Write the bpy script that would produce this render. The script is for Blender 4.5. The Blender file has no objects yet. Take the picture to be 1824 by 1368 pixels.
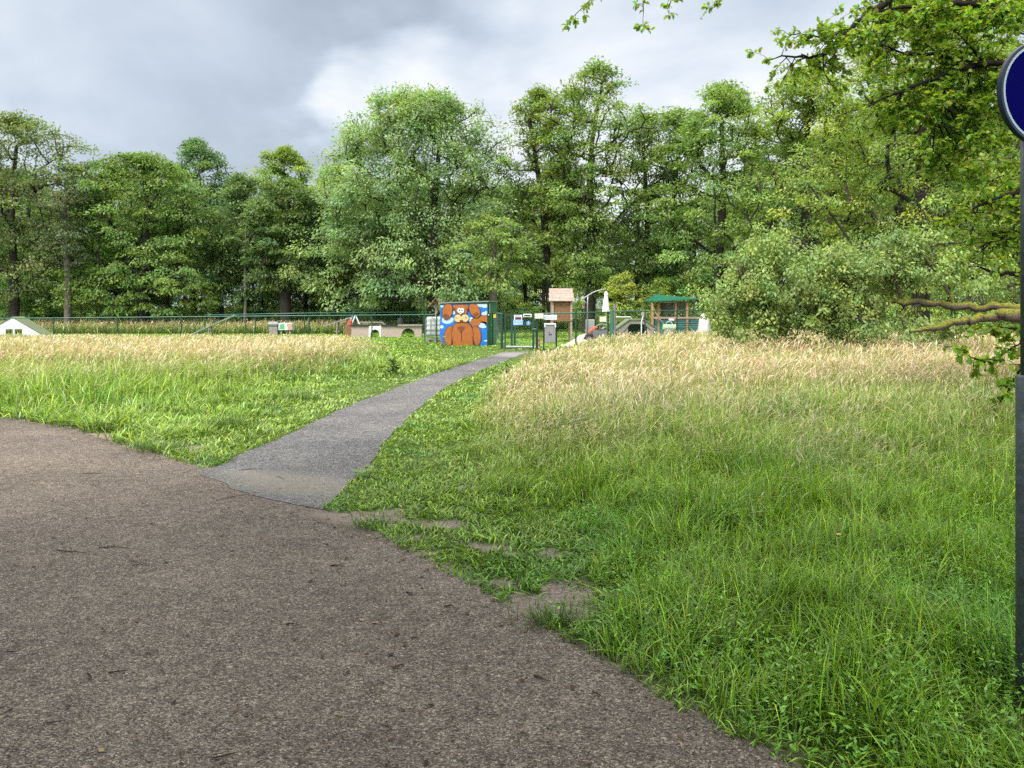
import bpy, math, random
import numpy as np
from mathutils import Vector, Matrix
R = math.radians
rng = np.random.default_rng(11)
random.seed(5)
SC = bpy.context.scene
COL = SC.collection

# ------------------------------------------------------------------ camera
PXF = 1378.0                      # focal length in photo pixels (1824 wide)
EYE = 1.6
HORIZON = 548.0                   # photo row of the horizon; verticals stay vertical, so a level lens with shift
cam = bpy.data.cameras.new("camera")
cam.sensor_width = 36.0
cam.lens = 36.0 * PXF / 1824.0
cam.shift_y = -(684.0 - HORIZON) / 1824.0
cam.clip_start = 0.05
cam.clip_end = 3000
cam_o = bpy.data.objects.new("camera", cam)
COL.objects.link(cam_o)
cam_o.location = (0, 0, EYE)
cam_o.rotation_euler = (math.pi / 2, 0, 0)
SC.camera = cam_o

# ------------------------------------------------------------------ world, sun, exposure
SUN_EL, SUN_AZ = 52.0, -140.0      # azimuth measured clockwise from +Y (view direction)
SKY_STRENGTH = 0.1
EXPOSURE = 1.2
SUN_STRENGTH, SUN_ANGLE = 2.8, 24.0
SC.view_settings.view_transform = 'Standard'
SC.view_settings.look = 'None'
SC.view_settings.gamma = 1.0
SC.view_settings.use_curve_mapping = False
SC.view_settings.exposure = EXPOSURE
SC.cycles.use_denoising = False
SC.cycles.max_bounces = 6
SC.cycles.diffuse_bounces = 4
SC.cycles.transmission_bounces = 4
SC.cycles.transparent_max_bounces = 8
SC.cycles.caustics_reflective = False
SC.cycles.caustics_refractive = False

world = bpy.data.worlds.new("World")
SC.world = world
world.use_nodes = True
nt = world.node_tree
nt.nodes.clear()
def N(nt, t, **kw):
    n = nt.nodes.new(t)
    for k, v in kw.items():
        setattr(n, k, v)
    return n
def L(nt, a, b):
    nt.links.new(a, b)
def ramp(nt, stops, interp='LINEAR'):
    r = N(nt, 'ShaderNodeValToRGB')
    cr = r.color_ramp
    cr.interpolation = interp
    while len(cr.elements) < len(stops):
        cr.elements.new(0.5)
    for e, (p, c) in zip(cr.elements, stops):
        e.position = p
        e.color = (c[0], c[1], c[2], 1)
    return r
def math_n(nt, op, a, b=None, clamp=False):
    m = N(nt, 'ShaderNodeMath', operation=op, use_clamp=clamp)
    for i, v in enumerate((a, b)):
        if v is None:
            continue
        if isinstance(v, (int, float)):
            m.inputs[i].default_value = v
        else:
            L(nt, v, m.inputs[i])
    return m.outputs[0]
def mixc(nt, fac, a, b, blend='MIX'):
    m = N(nt, 'ShaderNodeMix', data_type='RGBA', blend_type=blend)
    for sock, v in ((m.inputs[0], fac), (m.inputs[6], a), (m.inputs[7], b)):
        if isinstance(v, (int, float)):
            sock.default_value = v
        elif isinstance(v, tuple):
            sock.default_value = (v[0], v[1], v[2], 1)
        else:
            L(nt, v, sock)
    return m.outputs[2]
def px_dir(x, y):
    return np.array([(x - 912.0) / PXF, 1.0, -(y - HORIZON) / PXF])

out = N(nt, 'ShaderNodeOutputWorld')
bg = N(nt, 'ShaderNodeBackground')
bg.inputs[1].default_value = SKY_STRENGTH
L(nt, bg.outputs[0], out.inputs[0])
sky = N(nt, 'ShaderNodeTexSky', sky_type='NISHITA')
sky.sun_disc = False
sky.sun_elevation = R(SUN_EL)
sky.sun_rotation = R(SUN_AZ)
tc = N(nt, 'ShaderNodeTexCoord')
sep = N(nt, 'ShaderNodeSeparateXYZ')
L(nt, tc.outputs['Generated'], sep.inputs[0])
# cloud deck seen in perspective: project the direction on a plane above
zz = math_n(nt, 'ADD', math_n(nt, 'MAXIMUM', sep.outputs[2], 0.0), 0.33)
px_ = math_n(nt, 'DIVIDE', sep.outputs[0], zz)
py_ = math_n(nt, 'DIVIDE', sep.outputs[1], zz)
cmb = N(nt, 'ShaderNodeCombineXYZ')
L(nt, px_, cmb.inputs[0]); L(nt, py_, cmb.inputs[1])
n1 = N(nt, 'ShaderNodeTexNoise'); n1.inputs['Scale'].default_value = 1.5
n1.inputs['Detail'].default_value = 7; n1.inputs['Roughness'].default_value = 0.56
n1.inputs['Distortion'].default_value = 0.3
mp = N(nt, 'ShaderNodeMapping'); mp.inputs['Location'].default_value = (3.1, 7.7, 0.0)
L(nt, cmb.outputs[0], mp.inputs[0]); L(nt, mp.outputs[0], n1.inputs['Vector'])
n2 = N(nt, 'ShaderNodeTexNoise'); n2.inputs['Scale'].default_value = 3.6
n2.inputs['Detail'].default_value = 6
L(nt, mp.outputs[0], n2.inputs['Vector'])
def sky_blob(px, py, inner, outer):
    d = px_dir(px, py); d = d / np.linalg.norm(d)
    v = N(nt, 'ShaderNodeVectorMath', operation='DISTANCE')
    nz = N(nt, 'ShaderNodeVectorMath', operation='MULTIPLY_ADD')
    L(nt, n2.outputs['Color'], nz.inputs[0])
    nz.inputs[1].default_value = (0.3, 0.3, 0.3)
    L(nt, tc.outputs['Generated'], nz.inputs[2])
    L(nt, nz.outputs[0], v.inputs[0]); v.inputs[1].default_value = tuple(d + 0.15)
    mr = N(nt, 'ShaderNodeMapRange', interpolation_type='SMOOTHSTEP')
    mr.inputs['From Min'].default_value = outer; mr.inputs['From Max'].default_value = inner
    L(nt, v.outputs['Value'], mr.inputs['Value'])
    return mr.outputs[0]
f = math_n(nt, 'MULTIPLY_ADD', n1.outputs['Fac'], 1.0)
f = math_n(nt, 'ADD', n1.outputs['Fac'], math_n(nt, 'MULTIPLY', math_n(nt, 'SUBTRACT', n2.outputs['Fac'], 0.5), 0.6))
f = math_n(nt, 'ADD', f, math_n(nt, 'MULTIPLY', sky_blob(700, 165, 0.06, 0.12), 0.24))
f = math_n(nt, 'ADD', f, math_n(nt, 'MULTIPLY', sky_blob(1150, 100, 0.08, 0.42), 0.24))
f = math_n(nt, 'ADD', f, math_n(nt, 'MULTIPLY', sky_blob(40, 70, 0.0, 0.24), 0.18))
f = math_n(nt, 'SUBTRACT', f, math_n(nt, 'MULTIPLY', sky_blob(440, 60, 0.0, 0.24), 0.12))
f = math_n(nt, 'SUBTRACT', f, math_n(nt, 'MULTIPLY', sky_blob(640, 20, 0.0, 0.2), 0.10))
cr = ramp(nt, [(0.26, (2.0, 2.28, 2.65)), (0.46, (2.65, 2.98, 3.42)), (0.62, (3.3, 3.6, 3.95)), (0.84, (4.4, 4.5, 4.65))])
L(nt, f, cr.inputs[0])
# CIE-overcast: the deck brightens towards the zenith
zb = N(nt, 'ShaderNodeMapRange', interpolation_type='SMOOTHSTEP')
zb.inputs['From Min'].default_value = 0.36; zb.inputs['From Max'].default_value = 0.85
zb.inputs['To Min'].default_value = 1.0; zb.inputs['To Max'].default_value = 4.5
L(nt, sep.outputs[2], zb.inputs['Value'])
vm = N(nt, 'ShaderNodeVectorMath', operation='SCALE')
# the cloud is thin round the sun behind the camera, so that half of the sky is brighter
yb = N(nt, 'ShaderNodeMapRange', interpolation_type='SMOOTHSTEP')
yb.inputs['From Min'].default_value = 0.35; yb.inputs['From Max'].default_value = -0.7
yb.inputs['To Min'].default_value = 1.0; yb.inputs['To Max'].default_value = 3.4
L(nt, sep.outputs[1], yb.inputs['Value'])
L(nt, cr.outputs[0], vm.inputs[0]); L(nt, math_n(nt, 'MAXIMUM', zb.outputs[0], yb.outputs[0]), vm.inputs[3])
wz = N(nt, 'ShaderNodeMapRange', interpolation_type='SMOOTHSTEP')
wz.inputs['From Min'].default_value = 0.36; wz.inputs['From Max'].default_value = 0.7; wz.inputs['To Max'].default_value = 0.9
L(nt, sep.outputs[2], wz.inputs['Value'])
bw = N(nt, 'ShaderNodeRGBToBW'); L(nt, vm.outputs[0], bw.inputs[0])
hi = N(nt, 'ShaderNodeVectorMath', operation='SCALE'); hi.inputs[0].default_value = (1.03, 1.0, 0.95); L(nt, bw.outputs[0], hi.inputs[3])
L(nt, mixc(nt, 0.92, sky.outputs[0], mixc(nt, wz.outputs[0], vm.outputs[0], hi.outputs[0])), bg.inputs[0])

sun = bpy.data.lights.new("sun", 'SUN')
sun.energy = SUN_STRENGTH
sun.angle = R(SUN_ANGLE)
sun.color = (1.0, 0.95, 0.86)
sun_o = bpy.data.objects.new("sun", sun)
COL.objects.link(sun_o)
sd = Vector((math.sin(R(SUN_AZ)) * math.cos(R(SUN_EL)), math.cos(R(SUN_AZ)) * math.cos(R(SUN_EL)), math.sin(R(SUN_EL))))
sun_o.rotation_euler = sd.to_track_quat('Z', 'Y').to_euler()
sun_o.location = sd * 60

# ------------------------------------------------------------------ helpers
def at(x, y, Y):
    """photo pixel and depth along +Y -> world point"""
    d = px_dir(x, y)
    return np.array([0, 0, EYE]) + d * (Y / d[1])
def ground(x, y):
    d = px_dir(x, y)
    return (np.array([0, 0, EYE]) - d * (EYE / d[2]))
def gx(x, Y):
    return (x - 912.0) / PXF * Y       # world x of a pixel column at depth Y (near the horizon)
def gz(y, Y):
    return at(912, y, Y)[2]
def tag(o, label=None, cat=None, group=None, kind=None):
    if label: o['label'] = label
    if cat: o['category'] = cat
    if group: o['group'] = group
    if kind: o['kind'] = kind
    return o
def empty(name, loc, label, cat, group=None, rz=0.0):
    o = bpy.data.objects.new(name, None)
    o.empty_display_size = 0.2
    COL.objects.link(o)
    o.location = loc
    o.rotation_euler = (0, 0, rz)
    return tag(o, label, cat, group)
def link_mesh(name, me, mats, parent=None, kind=None):
    o = bpy.data.objects.new(name, me)
    for m in (mats if isinstance(mats, (list, tuple)) else [mats]):
        me.materials.append(m)
    COL.objects.link(o)
    if parent is not None:
        o.parent = parent
    if kind: o['kind'] = kind
    return o
def mesh_np(name, V, F, mat, parent=None, col=None, smooth=False, kind=None, loc=None):
    """V (n,3); F (m,k) one polygon size; col (n,3) point colours"""
    V = np.asarray(V, dtype=np.float32); F = np.asarray(F, dtype=np.int32)
    if loc is not None:
        V = V - np.asarray(loc, dtype=np.float32)
    me = bpy.data.meshes.new(name)
    m, k = F.shape
    me.vertices.add(len(V)); me.vertices.foreach_set('co', V.ravel())
    me.loops.add(m * k); me.loops.foreach_set('vertex_index', F.ravel())
    me.polygons.add(m); me.polygons.foreach_set('loop_start', np.arange(0, m * k, k, dtype=np.int32))
    if smooth:
        me.polygons.foreach_set('use_smooth', np.ones(m, dtype=bool))
    me.update(calc_edges=True)
    if col is not None:
        c4 = np.ones((len(V), 4), dtype=np.float32); c4[:, :3] = col
        at_ = me.color_attributes.new('Col', 'FLOAT_COLOR', 'POINT')
        at_.data.foreach_set('color', c4.ravel())
    o = link_mesh(name, me, mat, parent, kind)
    if loc is not None and parent is None:
        o.location = loc
    return o

class MB:
    """collects shapes, builds ONE mesh object"""
    def __init__(s): s.v = []; s.f = []; s.m = []
    def add(s, V, F, mi=0):
        b = len(s.v)
        s.v += [tuple(map(float, p)) for p in V]
        for f in F:
            s.f.append(tuple(b + i for i in f)); s.m.append(mi)
        return s
    def box(s, c, d, mi=0, rz=0.0, ry=0.0, rx=0.0, taper=1.0):
        c = Vector(c); M = Matrix.Rotation(rz, 3, 'Z') @ Matrix.Rotation(ry, 3, 'Y') @ Matrix.Rotation(rx, 3, 'X')
        V = []
        for sz in (-1, 1):
            t = taper if sz > 0 else 1.0
            for sx, sy in ((-1, -1), (1, -1), (1, 1), (-1, 1)):
                V.append(c + M @ Vector((sx * d[0] / 2 * t, sy * d[1] / 2 * t, sz * d[2] / 2)))
        return s.add(V, [(3, 2, 1, 0), (4, 5, 6, 7), (0, 1, 5, 4), (1, 2, 6, 5), (2, 3, 7, 6), (3, 0, 4, 7)], mi)
    def tube(s, pts, r, n=8, mi=0, cap=True):
        pts = [Vector(p) for p in pts]
        rs = r if isinstance(r, (list, tuple)) else [r] * len(pts)
        V = []; F = []
        for i, p in enumerate(pts):
            t = (pts[min(i + 1, len(pts) - 1)] - pts[max(i - 1, 0)]).normalized()
            a = t.cross(Vector((0.31, 0.2, 1)) if abs(t.z) < 0.9 else Vector((1, 0.1, 0))).normalized()
            b = t.cross(a)
            for k in range(n):
                an = 2 * math.pi * k / n
                V.append(p + (a * math.cos(an) + b * math.sin(an)) * rs[i])
        for i in range(len(pts) - 1):
            for k in range(n):
                F.append((i * n + k, i * n + (k + 1) % n, (i + 1) * n + (k + 1) % n, (i + 1) * n + k))
        if cap:
            F.append(tuple(range(n - 1, -1, -1))); F.append(tuple((len(pts) - 1) * n + k for k in range(n)))
        return s.add(V, F, mi)
    def prism(s, poly, origin, ax, ay, th, mi=0):
        """polygon in the (ax, ay) plane, extruded by th along ax x ay"""
        o = Vector(origin); ax = Vector(ax); ay = Vector(ay); nn = ax.cross(ay).normalized() * th
        n = len(poly)
        V = [o + ax * u + ay * v for u, v in poly] + [o + ax * u + ay * v + nn for u, v in poly]
        F = [tuple(range(n - 1, -1, -1)), tuple(range(n, 2 * n))] + [(i, (i + 1) % n, n + (i + 1) % n, n + i) for i in range(n)]
        return s.add(V, F, mi)
    def build(s, name, mats, parent=None, bevel=0.0, smooth=False, loc=None):
        me = bpy.data.meshes.new(name)
        V = s.v if loc is None else [tuple(np.array(p) - np.array(loc)) for p in s.v]
        me.from_pydata(V, [], s.f)
        me.polygons.foreach_set('material_index', s.m)
        if smooth:
            me.polygons.foreach_set('use_smooth', [True] * len(s.f))
        me.update()
        o = link_mesh(name, me, mats, parent)
        if loc is not None and parent is None:
            o.location = loc
        if bevel:
            b = o.modifiers.new('bevel', 'BEVEL'); b.width = bevel; b.segments = 2; b.limit_method = 'ANGLE'
        return o

def vnoise(x, y, scale, seed=0):
    x = np.asarray(x, float) * scale + seed * 17.31; y = np.asarray(y, float) * scale + seed * 9.77
    xi = np.floor(x).astype(np.int64); yi = np.floor(y).astype(np.int64)
    fx = x - xi; fy = y - yi
    fx = fx * fx * (3 - 2 * fx); fy = fy * fy * (3 - 2 * fy)
    def h(a, b):
        n = (a * 374761393 + b * 668265263 + seed * 1274126177) & 0xffffffff
        n = ((n ^ (n >> 13)) * 1274126177) & 0xffffffff
        return ((n ^ (n >> 16)) & 0xffff) / 65535.0
    return (h(xi, yi) * (1 - fx) + h(xi + 1, yi) * fx) * (1 - fy) + (h(xi, yi + 1) * (1 - fx) + h(xi + 1, yi + 1) * fx) * fy
def fbm(x, y, scale, seed=0):
    return 0.55 * vnoise(x, y, scale, seed) + 0.3 * vnoise(x, y, scale * 2.1, seed + 1) + 0.15 * vnoise(x, y, scale * 4.3, seed + 2)
def sstep(a, b, x):
    t = np.clip((np.asarray(x, float) - a) / (b - a), 0, 1)
    return t * t * (3 - 2 * t)
def inpoly(P, poly):
    x, y = P[:, 0], P[:, 1]; r = np.zeros(len(P), bool); n = len(poly); j = n - 1
    for i in range(n):
        xi, yi = poly[i]; xj, yj = poly[j]
        c = ((yi > y) != (yj > y)) & (x < (xj - xi) * (y - yi) / ((yj - yi) + 1e-12) + xi)
        r ^= c; j = i
    return r
def dpoly(P, line):
    d = np.full(len(P), 1e9)
    for (ax, ay), (bx, by) in zip(line[:-1], line[1:]):
        vx, vy = bx - ax, by - ay
        t = np.clip(((P[:, 0] - ax) * vx + (P[:, 1] - ay) * vy) / (vx * vx + vy * vy + 1e-12), 0, 1)
        d = np.minimum(d, np.hypot(P[:, 0] - ax - t * vx, P[:, 1] - ay - t * vy))
    return d

# ------------------------------------------------------------------ materials
def mat(name, base=(0.5, 0.5, 0.5), rough=0.7, metal=0.0, noise=0.0, nscale=8.0, col2=None, bump=0.0, bscale=40.0, spec=0.4):
    m = bpy.data.materials.new(name); m.use_nodes = True
    t = m.node_tree; b = t.nodes['Principled BSDF']
    b.inputs['Roughness'].default_value = rough; b.inputs['Metallic'].default_value = metal
    b.inputs['Specular IOR Level'].default_value = spec
    b.inputs['Base Color'].default_value = (*base, 1)
    tc = N(t, 'ShaderNodeTexCoord')
    if noise or col2:
        nz = N(t, 'ShaderNodeTexNoise'); nz.inputs['Scale'].default_value = nscale; nz.inputs['Detail'].default_value = 6
        nz.inputs['Roughness'].default_value = 0.65
        L(t, tc.outputs['Object'], nz.inputs['Vector'])
        c2 = col2 or tuple(c * (1 - noise) for c in base)
        r = ramp(t, [(0.33, c2), (0.66, base)])
        L(t, nz.outputs['Fac'], r.inputs[0]); L(t, r.outputs[0], b.inputs['Base Color'])
    if bump:
        nb = N(t, 'ShaderNodeTexNoise'); nb.inputs['Scale'].default_value = bscale; nb.inputs['Detail'].default_value = 5
        L(t, tc.outputs['Object'], nb.inputs['Vector'])
        bp = N(t, 'ShaderNodeBump'); bp.inputs['Strength'].default_value = bump; bp.inputs['Distance'].default_value = 0.02
        L(t, nb.outputs['Fac'], bp.inputs['Height']); L(t, bp.outputs[0], b.inputs['Normal'])
    return m
def leaf_mat(name, trans=0.35, rough=0.5, spec=0.3, tint=(1.15, 1.25, 0.55)):
    m = bpy.data.materials.new(name); m.use_nodes = True
    t = m.node_tree; b = t.nodes['Principled BSDF']; o = t.nodes['Material Output']
    a = N(t, 'ShaderNodeAttribute', attribute_name='Col')
    b.inputs['Roughness'].default_value = rough; b.inputs['Specular IOR Level'].default_value = spec
    L(t, a.outputs['Color'], b.inputs['Base Color'])
    tr = N(t, 'ShaderNodeBsdfTranslucent')
    L(t, mixc(t, 1.0, a.outputs['Color'], tint, 'MULTIPLY'), tr.inputs[0])
    mx = N(t, 'ShaderNodeMixShader'); mx.inputs[0].default_value = trans
    L(t, b.outputs[0], mx.inputs[1]); L(t, tr.outputs[0], mx.inputs[2]); L(t, mx.outputs[0], o.inputs[0])
    return m
M_LEAF = leaf_mat('tree_leaf', 0.42)
M_OAKLEAF = leaf_mat('oak_leaf', 0.55, 0.4, 0.35)
M_GRASS = leaf_mat('grass_blade', 0.3, 0.36, 0.5)
M_BARK = mat('bark', (0.045, 0.037, 0.028), 0.9, col2=(0.014, 0.012, 0.010), nscale=6, bump=0.6, bscale=18)
M_OAKBARK = mat('oak_bark', (0.022, 0.018, 0.014), 0.95, col2=(0.008, 0.007, 0.006), nscale=9, bump=0.6, bscale=25, spec=0.15)
M_PALEBARK = mat('pale_bark', (0.15, 0.125, 0.1), 0.9, col2=(0.06, 0.05, 0.04), nscale=5, bump=0.6, bscale=14)
M_DEADWOOD = mat('dead_wood', (0.33, 0.27, 0.2), 0.9, col2=(0.2, 0.16, 0.12), nscale=5, bump=0.4)
M_GREENPAINT = mat('dark_green_paint', (0.012, 0.05, 0.035), 0.45, noise=0.3, nscale=5)
M_RAIL = mat('green_rail', (0.04, 0.13, 0.1), 0.4, noise=0.25, nscale=3)
M_WIRE = mat('green_wire', (0.035, 0.09, 0.065), 0.5)
M_WOOD = mat('brown_wood', (0.2, 0.1, 0.05), 0.8, col2=(0.13, 0.06, 0.03), nscale=7, bump=0.3)
M_PALEWOOD = mat('weathered_wood', (0.34, 0.25, 0.21), 0.85, col2=(0.22, 0.155, 0.125), nscale=6, bump=0.3)
M_GREYWOOD = mat('grey_wood', (0.25, 0.23, 0.21), 0.85, col2=(0.16, 0.145, 0.13), nscale=6, bump=0.3)
M_POSTWOOD = mat('orange_wood', (0.36, 0.2, 0.11), 0.8, col2=(0.27, 0.15, 0.08), nscale=6)
M_WHITE = mat('white_paint', (0.6, 0.63, 0.65), 0.5, noise=0.12, nscale=3)
M_PLASTIC = mat('white_plastic', (0.52, 0.53, 0.52), 0.35, noise=0.1, nscale=4)
M_GALV = mat('galvanised_steel', (0.3, 0.32, 0.33), 0.5, 0.6, noise=0.35, nscale=9)
M_GREY = mat('grey_metal', (0.2, 0.2, 0.205), 0.5, noise=0.12, nscale=5)
M_BLACK = mat('black_metal', (0.012, 0.013, 0.014), 0.45)
M_RUBBER = mat('black_rubber', (0.02, 0.02, 0.022), 0.8)
M_BLUE = mat('sign_blue', (0.05, 0.18, 0.55), 0.4)
M_RED = mat('red_paint', (0.45, 0.08, 0.05), 0.6, noise=0.3)
M_TEAL = mat('teal_panel', (0.03, 0.16, 0.17), 0.6, noise=0.3, nscale=3)
M_GREENROOF = mat('green_roof_sheet', (0.008, 0.105, 0.062), 0.5, noise=0.15, nscale=2)
M_GREYWALL = mat('grey_wall_board', (0.3, 0.27, 0.245), 0.8, noise=0.12, nscale=2)
M_ROOFGREEN = mat('mossy_green_board', (0.15, 0.185, 0.10), 0.8, noise=0.25, nscale=3)
M_SAND = mat('pale_sand', (0.45, 0.4, 0.33), 0.95, noise=0.2, nscale=5)
# ------------------------------------------------------------------ layout of road and path (photo edges laid on the ground)
def gl(pts): return [tuple(ground(x, y)[:2]) for x, y in pts]
ROAD_R = gl([(575, 908), (650, 945), (715, 972), (800, 1018), (870, 1062), (940, 1100), (1000, 1130), (1060, 1165), (1130, 1205), (1200, 1250), (1265, 1300), (1330, 1345), (1400, 1400)])
ROAD_L = gl([(372, 838), (330, 828), (270, 812), (190, 780), (100, 757), (0, 742)])
PATH_R = gl([(575, 908), (600, 885), (640, 850), (668, 815), (700, 772), (740, 731), (790, 692), (840, 668), (880, 651), (915, 637), (945, 626)])
PATH_L = gl([(372, 838), (412, 818), (470, 793), (540, 760), (600, 733), (660, 708), (700, 694), (760, 672), (810, 655), (860, 639), (898, 627)])
# smooth the polylines a little and give them small natural wobble
def densify(line, step=0.15, amp=0.035, seed=0):
    P = np.array(line); seg = np.hypot(*np.diff(P, axis=0).T); s = np.r_[0, np.cumsum(seg)]
    n = max(4, int(s[-1] / step)); t = np.linspace(0, s[-1], n)
    x = np.interp(t, s, P[:, 0]); y = np.interp(t, s, P[:, 1])
    k = 5
    if n > 3 * k:
        xs = np.convolve(np.pad(x, k, 'edge'), np.ones(2 * k + 1) / (2 * k + 1), 'valid'); ys = np.convolve(np.pad(y, k, 'edge'), np.ones(2 * k + 1) / (2 * k + 1), 'valid')
        x = xs; y = ys
    w = (vnoise(t, t * 0, 1.7, seed) - 0.5) * 2 * amp + (vnoise(t, t * 0, 5.0, seed + 3) - 0.5) * amp
    x[1:-1] += w[1:-1]; y[1:-1] += w[1:-1] * 0.6
    x[0], y[0] = P[0]; x[-1], y[-1] = P[-1]
    return list(zip(x, y))
rl = ROAD_L + [(-14.0, 13.6), (-30.0, 15.5), (-80.0, 17.0)]
rr = ROAD_R + [(2.6, 1.3), (4.2, -2.0), (5.2, -8.0), (5.0, -30.0)]
ROAD_Rd = densify(rr, 0.12, 0.03, 3)
ROAD_Ld = densify(rl, 0.15, 0.05, 5)
PATH_Rd = densify(PATH_R, 0.2, 0.04, 7)
PATH_Ld = densify(PATH_L, 0.2, 0.04, 9)
ROAD_POLY = ROAD_Rd + [(-1.5, -30.0), (-3.5, -4.0), (-6.0, 1.5), (-11.0, 5.2), (-20.0, 7.5), (-80.0, 9.0)] + ROAD_Ld[::-1]
PATH_POLY = PATH_Rd + PATH_Ld[::-1]
GRASS_EDGE = ROAD_Ld[::-1]
# bare soil patches: (centre px, centre py, radius px x, radius px y)
BARE_PX = [(985, 1062, 75, 22), (1040, 1085, 60, 14), (900, 1042, 35, 10), (640, 922, 70, 12), (700, 912, 30, 5), (590, 925, 40, 10), (795, 935, 40, 6), (865, 975, 40, 10), (745, 960, 22, 8), (1015, 1095, 40, 20),
           (840, 868, 30, 5), (180, 778, 40, 6), (340, 800, 35, 4), (1050, 1150, 25, 10), (1320, 1110, 40, 10), (975, 985, 30, 6), (910, 985, 24, 6), (760, 985, 20, 5)]
BARE = []
for x, y, rx, ry in BARE_PX:
    c = ground(x, y); a = ground(x + rx, y); b = ground(x, y - ry)
    BARE.append((c[0], c[1], abs(a[0] - c[0]), abs(b[1] - c[1])))
def bare_mask(x, y):
    m = np.zeros(len(x))
    nx = (fbm(x, y, 4.0, 21) - 0.5) + 1.1 * (fbm(x, y, 11.0, 25) - 0.5)
    for cx, cy, rx, ry in BARE:
        d = np.hypot((x - cx) / rx, (y - cy) / ry) + nx * 1.5
        m = np.maximum(m, 1 - sstep(0.75, 1.25, d))
    return m

# ------------------------------------------------------------------ ground sheet
gxl = np.r_[[-400, -200, -120, -80, -50, -35, -25, -18, -13], np.arange(-9, 7.01, 0.07), [8, 10, 13, 18, 25, 35, 50, 80, 120, 200, 400]]
gyl = np.r_[[-120, -60, -30, -15, -6, -2], np.arange(0, 9, 0.06), np.arange(9, 16, 0.12), np.arange(16, 34, 1.0), [36, 40, 46, 55, 70, 90, 120, 200, 400, 700]]
GX, GY = np.meshgrid(gxl, gyl)
gv = np.c_[GX.ravel(), GY.ravel(), np.zeros(GX.size)]
bm_ = bare_mask(gv[:, 0], gv[:, 1])
P2 = gv[:, :2]
d_r = np.minimum(dpoly(P2, ROAD_Rd), dpoly(P2, ROAD_Ld))
near_edge = (1 - sstep(0.03, 0.16, d_r + 0.08 * (fbm(gv[:, 0], gv[:, 1], 5, 31) - 0.5)))
bm_ = np.maximum(bm_, near_edge * 0.9)
gcol = np.zeros((len(gv), 3))
gcol[:, 0] = bm_
gcol[:, 1] = sstep(0, 1.5, gv[:, 1] - np.interp(gv[:, 0], [-60, -27, -4.5, -1.3, 0.9, 4.0, 9.5, 30], [40.5, 40, 38, 33, 30, 31.2, 38, 44])) * (gv[:, 1] < 58)
W_, H_ = len(gxl), len(gyl)
ii = np.arange(W_ * H_).reshape(H_, W_)
gf = np.stack([ii[:-1, :-1], ii[:-1, 1:], ii[1:, 1:], ii[1:, :-1]], -1).reshape(-1, 4)
def ground_mat():
    m = bpy.data.materials.new('ground_soil_and_turf'); m.use_nodes = True
    t = m.node_tree; b = t.nodes['Principled BSDF']; b.inputs['Roughness'].default_value = 0.95
    b.inputs['Specular IOR Level'].default_value = 0.15
    tc = N(t, 'ShaderNodeTexCoord'); a = N(t, 'ShaderNodeAttribute', attribute_name='Col')
    sp = N(t, 'ShaderNodeSeparateColor'); L(t, a.outputs['Color'], sp.inputs[0])
    nz = N(t, 'ShaderNodeTexNoise'); nz.inputs['Scale'].default_value = 3.0; nz.inputs['Detail'].default_value = 8; nz.inputs['Roughness'].default_value = 0.7
    L(t, tc.outputs['Object'], nz.inputs['Vector'])
    turf = ramp(t, [(0.3, (0.035, 0.05, 0.012)), (0.55, (0.06, 0.10, 0.02)), (0.75, (0.10, 0.13, 0.035))])
    L(t, nz.outputs['Fac'], turf.inputs[0])
    nf = N(t, 'ShaderNodeTexNoise'); nf.inputs['Scale'].default_value = 45; nf.inputs['Detail'].default_value = 6; nf.inputs['Roughness'].default_value = 0.75
    L(t, tc.outputs['Object'], nf.inputs['Vector'])
    soil = ramp(t, [(0.32, (0.06, 0.044, 0.036)), (0.5, (0.21, 0.165, 0.145)), (0.68, (0.36, 0.30, 0.265))])
    L(t, nf.outputs['Fac'], soil.inputs[0])
    lawn = ramp(t, [(0.3, (0.11, 0.2, 0.03)), (0.6, (0.17, 0.28, 0.045)), (0.8, (0.22, 0.3, 0.07))])
    L(t, nz.outputs['Fac'], lawn.inputs[0])
    tl = mixc(t, sp.outputs[1], turf.outputs[0], lawn.outputs[0])
    L(t, mixc(t, sp.outputs[0], tl, soil.outputs[0]), b.inputs['Base Color'])
    bp = N(t, 'ShaderNodeBump'); bp.inputs['Strength'].default_value = 0.7; bp.inputs['Distance'].default_value = 0.02
    L(t, nf.outputs['Fac'], bp.inputs['Height']); L(t, bp.outputs[0], b.inputs['Normal'])
    return m
mesh_np('ground', gv, gf, ground_mat(), col=gcol, kind='structure')

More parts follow.
